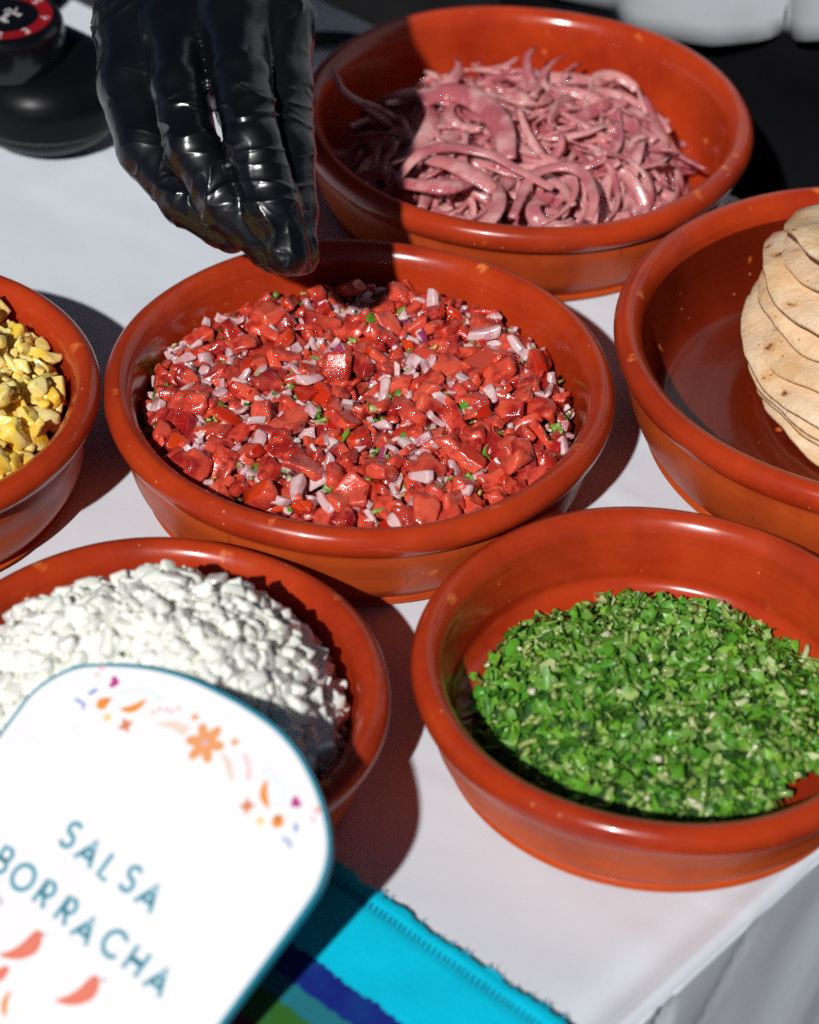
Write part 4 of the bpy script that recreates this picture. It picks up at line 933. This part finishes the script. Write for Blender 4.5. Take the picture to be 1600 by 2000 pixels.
# ------------------------------------------------------------------ hotplate control at top left, with its cable
def build_hotplate():
    blk = NT('black plastic'); nb = blk.noise(900, 2)
    blk.set(Base_Color=blk.mix(blk.ramp(blk.noise(120, 5, 0.7), [(0.68, 0.0), (0.72, 0.35)]), (0.004, 0.0045, 0.006), (0.02, 0.014, 0.010)), Roughness=0.34, Specular_IOR_Level=0.14).bump(nb, 0.12, 0.0003); blk = blk.m
    gl = simple('gloss black plastic', (0.004, 0.0045, 0.006), 0.16, 0.1, 60, bump=0.02)
    base = at(105, 200, 0.02); r = empty('hotplate', (float(base[0]), float(base[1]), 0.0)); tag(r, 'black electric hotplate with a round control dial at top left', 'hotplate')
    c0 = np.array([0, 0, .024]); kt = at(4, 22, .066) - np.array([base[0], base[1], 0]); k0 = np.array([kt[0], kt[1], .024]); back = k0 + np.array([-.10, .07, 0])
    def flat(P, a, b, ra, rb, hz, z0):
        Q = P.copy(); Q[:, 2] = 0; a = a * [1, 1, 0]; b = b * [1, 1, 0]; d, _ = capsule(Q, a, b, ra, rb)
        dz = np.abs(P[:, 2] - z0) - hz; rr = .018
        return np.minimum(np.maximum(d + rr, dz + rr), 0) + np.sqrt(np.maximum(d + rr, 0) ** 2 + np.maximum(dz + rr, 0) ** 2) - rr
    def sd(P): return smin(flat(P, np.array([-.004, .004, 0]), k0 + np.array([.004, .012, 0]), .0385, .034, .0205, .0235), flat(P, k0 + np.array([.004, .012, 0]), back, .034, .04, .0205, .0235), .012)
    V, Fc = surface_nets(sd, (-.20, -.06, -.002), .0022, (125, 100, 25)); link('housing', mesh('housing', V, Fc), r, blk)
    # moulding seam
    sm = []
    for a in np.linspace(-2.9, 0.9, 60):
        d = np.array([math.cos(a), math.sin(a)]); lo_, hi_ = 0.0, .09
        for _ in range(26):
            mid = (lo_ + hi_) / 2; lo_, hi_ = (mid, hi_) if sd(np.array([[d[0] * mid, d[1] * mid, .0165]]))[0] < 0 else (lo_, mid)
        sm.append((d[0] * lo_, d[1] * lo_, .0165))
    v, f = sweep(sm, lambda t: (.00035, .00035), 5); link('seam', mesh('seam', v, f), r, simple('seam plastic', (.05, .045, .045), .6))
    ko = empty('control_dial', tuple(kt)); ko.parent = r
    R = .0285
    v, f = lathe(spline([(0, -.002), (R * .60, -.002), (R * .86, -.0018), (R * .95, -.0030), (R, -.006), (R * 1.03, -.016), (R * 1.03, -.023)], 4), 72); link('dial_cap', mesh('dial_cap', v, f), ko, gl)
    red = simple('red print ring', (0.30, 0.006, 0.010), 0.35, 0.1); n = 64; V = []; Fc = []
    for i in range(n):
        a = 2 * math.pi * i / n
        for rr, z in ((.0172, -.0016), (.0236, -.0014), (.0236, -.0019), (.0172, -.0021)): V.append((rr * math.cos(a), rr * math.sin(a), z))
    for i in range(n):
        j = (i + 1) % n
        for k in range(4): Fc.append((i * 4 + k, j * 4 + k, j * 4 + (k + 1) % 4, i * 4 + (k + 1) % 4))
    link('red_ring', mesh('red_ring', V, Fc, False), ko, red)
    wht = simple('white print', (0.75, 0.72, 0.72), 0.5, 0.03)
    KP = np.array([base[0], base[1], 0]) + kt
    def onto(px, py): p = at(px, py, KP[2]) - KP; return np.array([p[0], p[1]])
    def strokes(name, S, w, z):
        V = []; Fc = []
        for s in S:
            a, b = sweep([(p[0], p[1], z) for p in s], lambda t: (w / 2, .00018), 6); o_ = len(V); V += a; Fc += [tuple(x + o_ for x in q) for q in b]
        return link(name, mesh(name, V, Fc), ko, wht)
    arc = lambda cx, cy, rx, ry, a0, a1, k=8: [(cx + rx * math.cos(math.radians(a0 + (a1 - a0) * i / k)), cy + ry * math.sin(math.radians(a0 + (a1 - a0) * i / k))) for i in range(k + 1)]
    D = {'2': [arc(0, .25, .25, .25, 160, -30) + [(-.28, -.5), (.3, -.5)]], '3': [arc(0, .25, .25, .25, 150, -80), arc(0, -.24, .28, .27, 80, -150)], '4': [[(.15, -.5), (.15, .5), (-.3, -.15), (.35, -.15)]],
         '5': [[(.25, .5), (-.2, .5), (-.22, .08)] + arc(0, -.2, .27, .3, 110, -150)], '1': [[(-.1, .35), (.05, .5), (.05, -.5)]]}
    for ch, px, py in (('2', -2, 65), ('3', 52, 57), ('4', 81, 29), ('5', 62, 1), ('1', -55, 50)):
        c = onto(px, py); c = c / np.linalg.norm(c) * .0204; a = math.atan2(c[1], c[0]) + math.pi / 2; ca, sa = math.cos(a), math.sin(a)
        strokes('digit', [[(c[0] + .0044 * (x * ca - y * sa), c[1] + .0044 * (x * sa + y * ca)) for x, y in s] for s in D[ch]], .0007, -.0012)
    tr = lambda L: [tuple(onto(x / 6.45, y / 6.45)) for x, y in L]
    strokes('logo', [tr(spline([(55, 105), (110, 78), (150, 105), (180, 135), (215, 55)], 4)), tr(spline([(150, 105), (195, 145), (240, 160), (268, 138)], 4)), tr([(232, 128), (246, 165)]),
                     tr(spline([(118, 130), (80, 128), (62, 155), (88, 168), (122, 140), (112, 118)], 4)), tr(spline([(60, 170), (25, 180), (5, 205), (30, 215), (70, 195)], 4)), tr(spline([(10, 190), (60, 200), (85, 235), (108, 240)], 4)), tr([(100, 205), (38, 238)])], .0008, -.0014)
    strokes('worn_mark', [], .0005, 0) if False else None
    # worn zero printed on the housing
    zc = at(105, 128, .0445) - np.array([base[0], base[1], 0]); w = sweep([(zc[0] + .0032 * math.cos(a), zc[1] + .0022 * math.sin(a) - .001 * math.cos(a), .0443) for a in np.linspace(0, 5.6, 20)], lambda t: (.0003, .00012), 5)
    link('worn_zero', mesh('worn_zero', *w), r, simple('worn print', (.10, .06, .04), .7))
    cr = at(7, 118, .0445) - np.array([base[0], base[1], 0]); bm = chunk(random.Random(5), .0030, .0022, .0012, .4, .1, 3)
    o = link('crumb', bm_mesh('crumb', bm), r, simple('orange crumb', (.62, .22, .05), .6)); o.location = (cr[0], cr[1], .0448)
    # plate body behind
    pc = np.array([-.105, .165, 0]); prof = spline([(0, .046), (.088, .046), (.092, .044), (.094, .038), (.095, .012), (.092, .004), (.09, .001), (0, .001)], 4)
    v, f = lathe(prof, 96); o = link('plate', mesh('plate', v, f), r, blk); o.location = tuple(pc)
    for a in (0.6, 2.7, 4.8):
        v, f = lathe([(0, 0), (.008, 0), (.008, .003), (0, .003)], 16); q = link('foot', mesh('foot', v, f), r, gl); q.location = (pc[0] + .07 * math.cos(a), pc[1] + .07 * math.sin(a), -.0005)
    cab = [at(60, -60, .012), at(200, 10, .008), at(330, 70, .0042), at(450, 88, .0042), at(560, 78, .0042), at(620, 74, .0042), at(680, 76, .0042), at(760, 92, .0042), at(900, 100, .0042), at(1000, 40, .0042)]
    v, f = sweep(spline([p - np.array([base[0], base[1], 0]) for p in cab], 8), lambda t: (.0039, .0036), 12)
    link('power_cable', mesh('power_cable', v, f), r, simple('black rubber', (.012, .013, .015), .45, .1, 200))
build_hotplate()

# ------------------------------------------------------------------ person: gloved hand, white jacket, black trousers
def build_person():
    fwd = np.array([-EN[0], -EN[1], 0.0]); rgt = np.array([-E1[0], -E1[1], 0.0])
    PC = uv(-0.13, V_FAR + 0.235, -0.75)
    def W3(r_, f_, z_): return PC + rgt * r_ + fwd * f_ + np.array([0, 0, z_])
    root = empty('person', tuple(PC)); tag(root, 'person in white jacket and black trousers reaching a black gloved hand over the salsa', 'person')
    wrist = at_depth(392, -150, 1.115); elbow = W3(.33, .05, 1.10); shR = W3(.19, -.02, 1.38); shL = W3(-.19, -.02, 1.38); elL = W3(-.27, .0, 1.10); wrL = W3(-.26, .10, .88)
    S = []
    for s in (-1, 1):
        S += [(W3(.095 * s, 0, .92), W3(.10 * s, .01, .50), .095, .062), (W3(.10 * s, .01, .50), W3(.10 * s, -.02, .09), .060, .042), (W3(.10 * s, -.03, .05), W3(.11 * s, .13, .035), .042, .034)]
    S += [(W3(-.085, .012, .80), W3(.085, .012, .80), .125, .125), (W3(-.085, .012, .66), W3(.085, .012, .66), .118, .118)]
    S += [(W3(0, 0, .93), W3(0, -.01, 1.32), .135, .125), (W3(-.07, 0, .95), W3(.07, 0, .95), .125, .125), (W3(-.13, -.02, 1.34), W3(.13, -.02, 1.34), .085, .085), (W3(0, -.01, 1.40), W3(0, .01, 1.52), .058, .055)]
    arms = [(shR, elbow, .056, .046), (elbow, wrist, .045, .031), (shL, elL, .056, .045), (elL, wrL, .043, .03), (wrL, W3(-.24, .16, .82), .032, .024)]
    head = W3(0, .03, 1.64)
    def body(P):
        d = None
        for a, b, ra, rb in S:
            q, _ = capsule(P, a, b, ra, rb); d = q if d is None else smin(d, q, .04)
        for a, b, ra, rb in arms:
            q, _ = capsule(P, a, b, ra, rb); d = smin(d, q, .025)
        d = smin(d, ellipsoid(P, head, (.078, .078, .115)), .02); d = smin(d, ellipsoid(P, head + fwd * .085 + np.array([0, 0, -.015]), (.014, .014, .022)), .015)
        return d
    allp = np.array([p for a, b, _, _ in S + arms for p in (a, b)] + [head + [0, 0, .13], head - [0, 0, .1]]); lo = allp.min(0) - .16; hi = allp.max(0) + .12; lo[2] = -.77
    skin = simple('skin', (.42, .22, .14), .5, .05, 40, sss=.1); jac = simple('white jacket cotton', (.40, .43, .45), .85, .08, 12, spec=.2, bump=.4, dist=.004); tro = simple('black trouser cloth', (.006, .006, .008), .95, .2, 40, spec=.05, bump=.2); shoe = simple('black shoe', (.02, .02, .02), .4)
    tor = lambda P: (P[:, 2] + .75); sid = lambda P: (P - PC) @ rgt
    def shell(name, fn, mt, vox, z0=-.77, z1=None):
        l_ = lo.copy(); l_[2] = z0; h_ = hi.copy(); h_[2] = hi[2] if z1 is None else z1
        V, Fc = surface_nets(fn, l_, vox, tuple(int(x) for x in np.ceil((h_ - l_) / vox) + 1)); return link(name, mesh(name, V - PC, Fc), root, mt)
    shell('body', body, skin, .016)
    # jacket: sleeves and body, with a loose folded skirt below the waist
    wr_cut = lambda P: -(np.linalg.norm(P - wrist, axis=1) - .06)
    jk = shell('jacket', lambda P: np.maximum.reduce([body(P) - .014, np.where(np.abs(sid(P)) < .24, 1.02 - tor(P), -1), wr_cut(P), tor(P) - 1.46]), jac, .0125, 0.0, .75)
    front = PC + fwd * .168; hp = []
    for x, y in ((700, -60), (930, -14), (1000, 6), (1100, 34), (1200, 58), (1300, 80), (1380, 96), (1450, 98), (1520, 92), (1600, 76), (1750, 40)):
        q_ = at_plane(x, y, front, fwd); hp.append((float((q_ - PC) @ rgt), float(q_[2] + .75)))
    hp.sort(); hx, hz = np.array([p[0] for p in hp]), np.array([p[1] for p in hp])
    V = []; Fc = []; na, nz = 240, 26
    for s_ in (0, 1):
        for i in range(na):
            a = 2 * math.pi * i / na; sx, sf = .215 * math.sin(a), math.cos(a)
            hz_ = float(np.interp(sx, hx, hz)) if sf > 0 else .80
            for k in range(nz):
                t = k / (nz - 1); z = hz_ + (1.06 - hz_) * t; fl = (1 - t)
                rr = 1 + fl * (.035 * math.sin(a * 11 + 1.3 * math.sin(3 * a)) + .018 * math.sin(a * 23 + z * 12)) - .04 * t
                if sf > 0: rr -= .06 * fl * math.exp(-((sx + .045 - .12 * (z - .8)) / .006) ** 2)
                V.append(rgt * (sx * rr) + fwd * (.160 * sf * rr - s_ * .0025 + .004) + np.array([0, 0, z]))
    qi = lambda s_, i, k: s_ * na * nz + (i % na) * nz + k
    for i in range(na):
        for k in range(nz - 1): Fc += [(qi(0, i, k), qi(0, i + 1, k), qi(0, i + 1, k + 1), qi(0, i, k + 1)), (qi(1, i, k), qi(1, i, k + 1), qi(1, i + 1, k + 1), qi(1, i + 1, k))]
        Fc.append((qi(0, i, 0), qi(1, i, 0), qi(1, i + 1, 0), qi(0, i + 1, 0)))
    link('jacket_hem', mesh('jacket_hem', V, Fc), root, jac)
    shell('trousers', lambda P: np.maximum.reduce([body(P) - .012, tor(P) - 1.0, .09 - tor(P), np.abs(sid(P)) - .215]), tro, .014, -.77, .30)
    shell('shoe', lambda P: np.maximum.reduce([body(P) - .010, tor(P) - .10, sid(P)]), shoe, .012, -.77, -.60)
    shell('shoe', lambda P: np.maximum.reduce([body(P) - .010, tor(P) - .10, -sid(P)]), shoe, .012, -.77, -.60)

    # ---- the gloved hand: tapered finger chains over a palm, one continuous skin
    px = lambda r_, d: r_ / F * d
    D0 = 1.0
    def J(x, y, dep, r_): return (at_depth(x, y, dep), px(r_, dep))
    fingers = {
        'pinky': [J(280, 40, 1.066, 84), J(268, 160, 1.050, 80), J(292, 286, 1.034, 66), J(368, 388, 1.022, 56), J(452, 460, 1.012, 42)],
        'ring': [J(348, 60, 1.046, 70), J(350, 172, 1.018, 58), J(374, 288, 1.002, 51), J(450, 405, .998, 55), J(532, 490, .997, 44)],
        'middle': [J(460, 40, 1.034, 70), J(468, 150, 1.010, 58), J(491, 275, .994, 49), J(532, 408, .990, 53), J(564, 492, .992, 44)],
        'index': [J(540, 40, 1.042, 70), J(550, 170, 1.028, 62), J(554, 300, 1.014, 58), J(564, 420, 1.004, 54), J(580, 496, .999, 40)],
        'thumb': [J(480, -60, 1.112, 74), J(452, 80, 1.086, 60), J(456, 190, 1.066, 46), J(520, 360, 1.034, 44), J(582, 488, 1.010, 34)]}
    knuck = [fingers[k][0] for k in ('pinky', 'ring', 'middle', 'index')]
    segs = []
    for nm, ch in fingers.items():
        for i in range(len(ch) - 1): segs.append((nm, i, ch[i][0], ch[i + 1][0], ch[i][1], ch[i + 1][1]))
    wr = at_depth(395, -170, 1.120)
    palm = [(knuck[i][0], wr + (knuck[i][0] - knuck[1][0]) * .35, knuck[i][1] * 1.0, .027) for i in range(4)]
    palm.append((at_depth(520, -60, 1.110), wr, .018, .026)); fore_dir = (elbow - wr) / np.linalg.norm(elbow - wr)
    palm.append((wr, wr + fore_dir * .085, .031, .034))
    def hand(P, wrinkle=True):
        d = None
        for a, b, ra, rb in palm:
            q, _ = capsule(P, a, b, ra, rb); d = q if d is None else smin(d, q, .010)
        best = np.full(len(P), 9.0); bt = np.zeros(len(P)); bi = np.zeros(len(P), int); fd = None
        for k, (nm, i, a, b, ra, rb) in enumerate(segs):
            q, t = capsule(P, a, b, ra, rb)
            m_ = q < best; best = np.where(m_, q, best); bt = np.where(m_, t + i, bt); bi = np.where(m_, ['pinky', 'ring', 'middle', 'index', 'thumb'].index(nm), bi)
            fd = q if fd is None else smin(fd, q, .0026)
        return smin(d, fd, .009), bt, bi, best, d
    allp = np.array([s[2] for s in segs] + [s[3] for s in segs] + [p[0] for p in palm] + [p[1] for p in palm]); lo2 = allp.min(0) - .042; hi2 = allp.max(0) + .042
    vx = .0013; shp2 = tuple(int(x) for x in np.ceil((hi2 - lo2) / vx) + 1)
    V, Fc = surface_nets(lambda P: hand(P)[0], lo2, vx, shp2)
    bm = bmesh.new(); bm.from_mesh(mesh('glove', V, Fc)); bmesh.ops.smooth_vert(bm, verts=bm.verts[:], factor=.5, use_axis_x=True, use_axis_y=True, use_axis_z=True)
    bmesh.ops.subdivide_edges(bm, edges=bm.edges[:], cuts=1, use_grid_fill=True); me = bm_mesh('glove', bm)
    V = np.empty(len(me.vertices) * 3); me.vertices.foreach_get('co', V); V = V.reshape(-1, 3)
    d, bt, bi, fb, pd = hand(V)
    nrm = np.empty(len(V) * 3); me.vertices.foreach_get('normal', nrm); nrm = nrm.reshape(-1, 3)
    ridge = lambda x: 1 - np.abs(x)
    onf = np.clip((pd - fb) / .006, 0, 1)
    wp = fbm(V, 60, 2, 2)
    ca = np.stack([V @ CR, V @ CU, V @ fw], -1); wv = .0035 * np.stack([fbm(V, 70, 61, 2), fbm(V, 70, 62, 2), fbm(V, 70, 63, 2)], -1)
    # gathered cross folds on the fingers, strongest around the middle joints
    joint = np.exp(-((bt - 1.7) / .55) ** 2) * np.array([.25, .55, 1.0, .35, .3])[bi] + .5 * np.exp(-((bt - 2.9) / .25) ** 2)
    q1 = (ca + wv) * [38, 150, 38]; fold = ridge(np.clip(vn(q1, 1.0, 71) * 1.5, -1, 1)) ** 3
    disp = .0017 * onf * np.clip(joint, 0, 1) * (fold - .3)
    # slack film over the back of the hand: long creases fanning towards the little finger
    pr = ca[:, 0] * .65 - ca[:, 1] * .76; pl_ = ca[:, 0] * .76 + ca[:, 1] * .65
    q2 = np.stack([pr * 120, pl_ * 22, ca[:, 2] * 40], -1) + 1.2 * wv * 100; lng = ridge(np.clip(vn(q2, 1.0, 81) * 1.5, -1, 1)) ** 4
    disp += .0015 * np.clip(1.15 - onf, .1, 1) * (lng - .25) * np.clip(.5 + vn(V, 28, 6), .15, 1)
    # random puckers and sharp little creases
    act = np.clip(.45 + 1.2 * vn(V, 22, 77), .1, 1)
    cr1 = ridge(np.clip(vn(V + wv * 1.5, 40, 31) * 1.3, -1, 1)) ** 8; cr2 = ridge(np.clip(vn(V + wv, 110, 47) * 1.4, -1, 1)) ** 5
    disp += .0014 * fbm(V, 20, 12, 2) + .0016 * cr1 * act + .0007 * (cr2 - .2) * act
    V2 = V + nrm * disp[:, None] - PC
    me.vertices.foreach_set('co', V2.reshape(-1)); me.update()
    t = NT('black nitrile'); nb = t.noise(700, 2); mp = t.n('ShaderNodeMapping'); mp.inputs['Scale'].default_value = (1, 1, .35); t.l(t.obj(), mp.inputs[0])
    w = t.noise(75, 2, .5, mp.outputs[0], .9); wn = w.node; wn.noise_type = 'RIDGED_MULTIFRACTAL'; wn.inputs['Gain'].default_value = 1.6
    t.set(Base_Color=(.003, .0036, .005), Roughness=.27, Specular_IOR_Level=.8); t.bump(t.math('ADD', t.math('MULTIPLY', w, .35), t.math('MULTIPLY', nb, .02)), .25, .0016)
    o = link('glove', me, root, t.m); o['label'] = 'creased black disposable glove with fingers pinched together'
build_person()
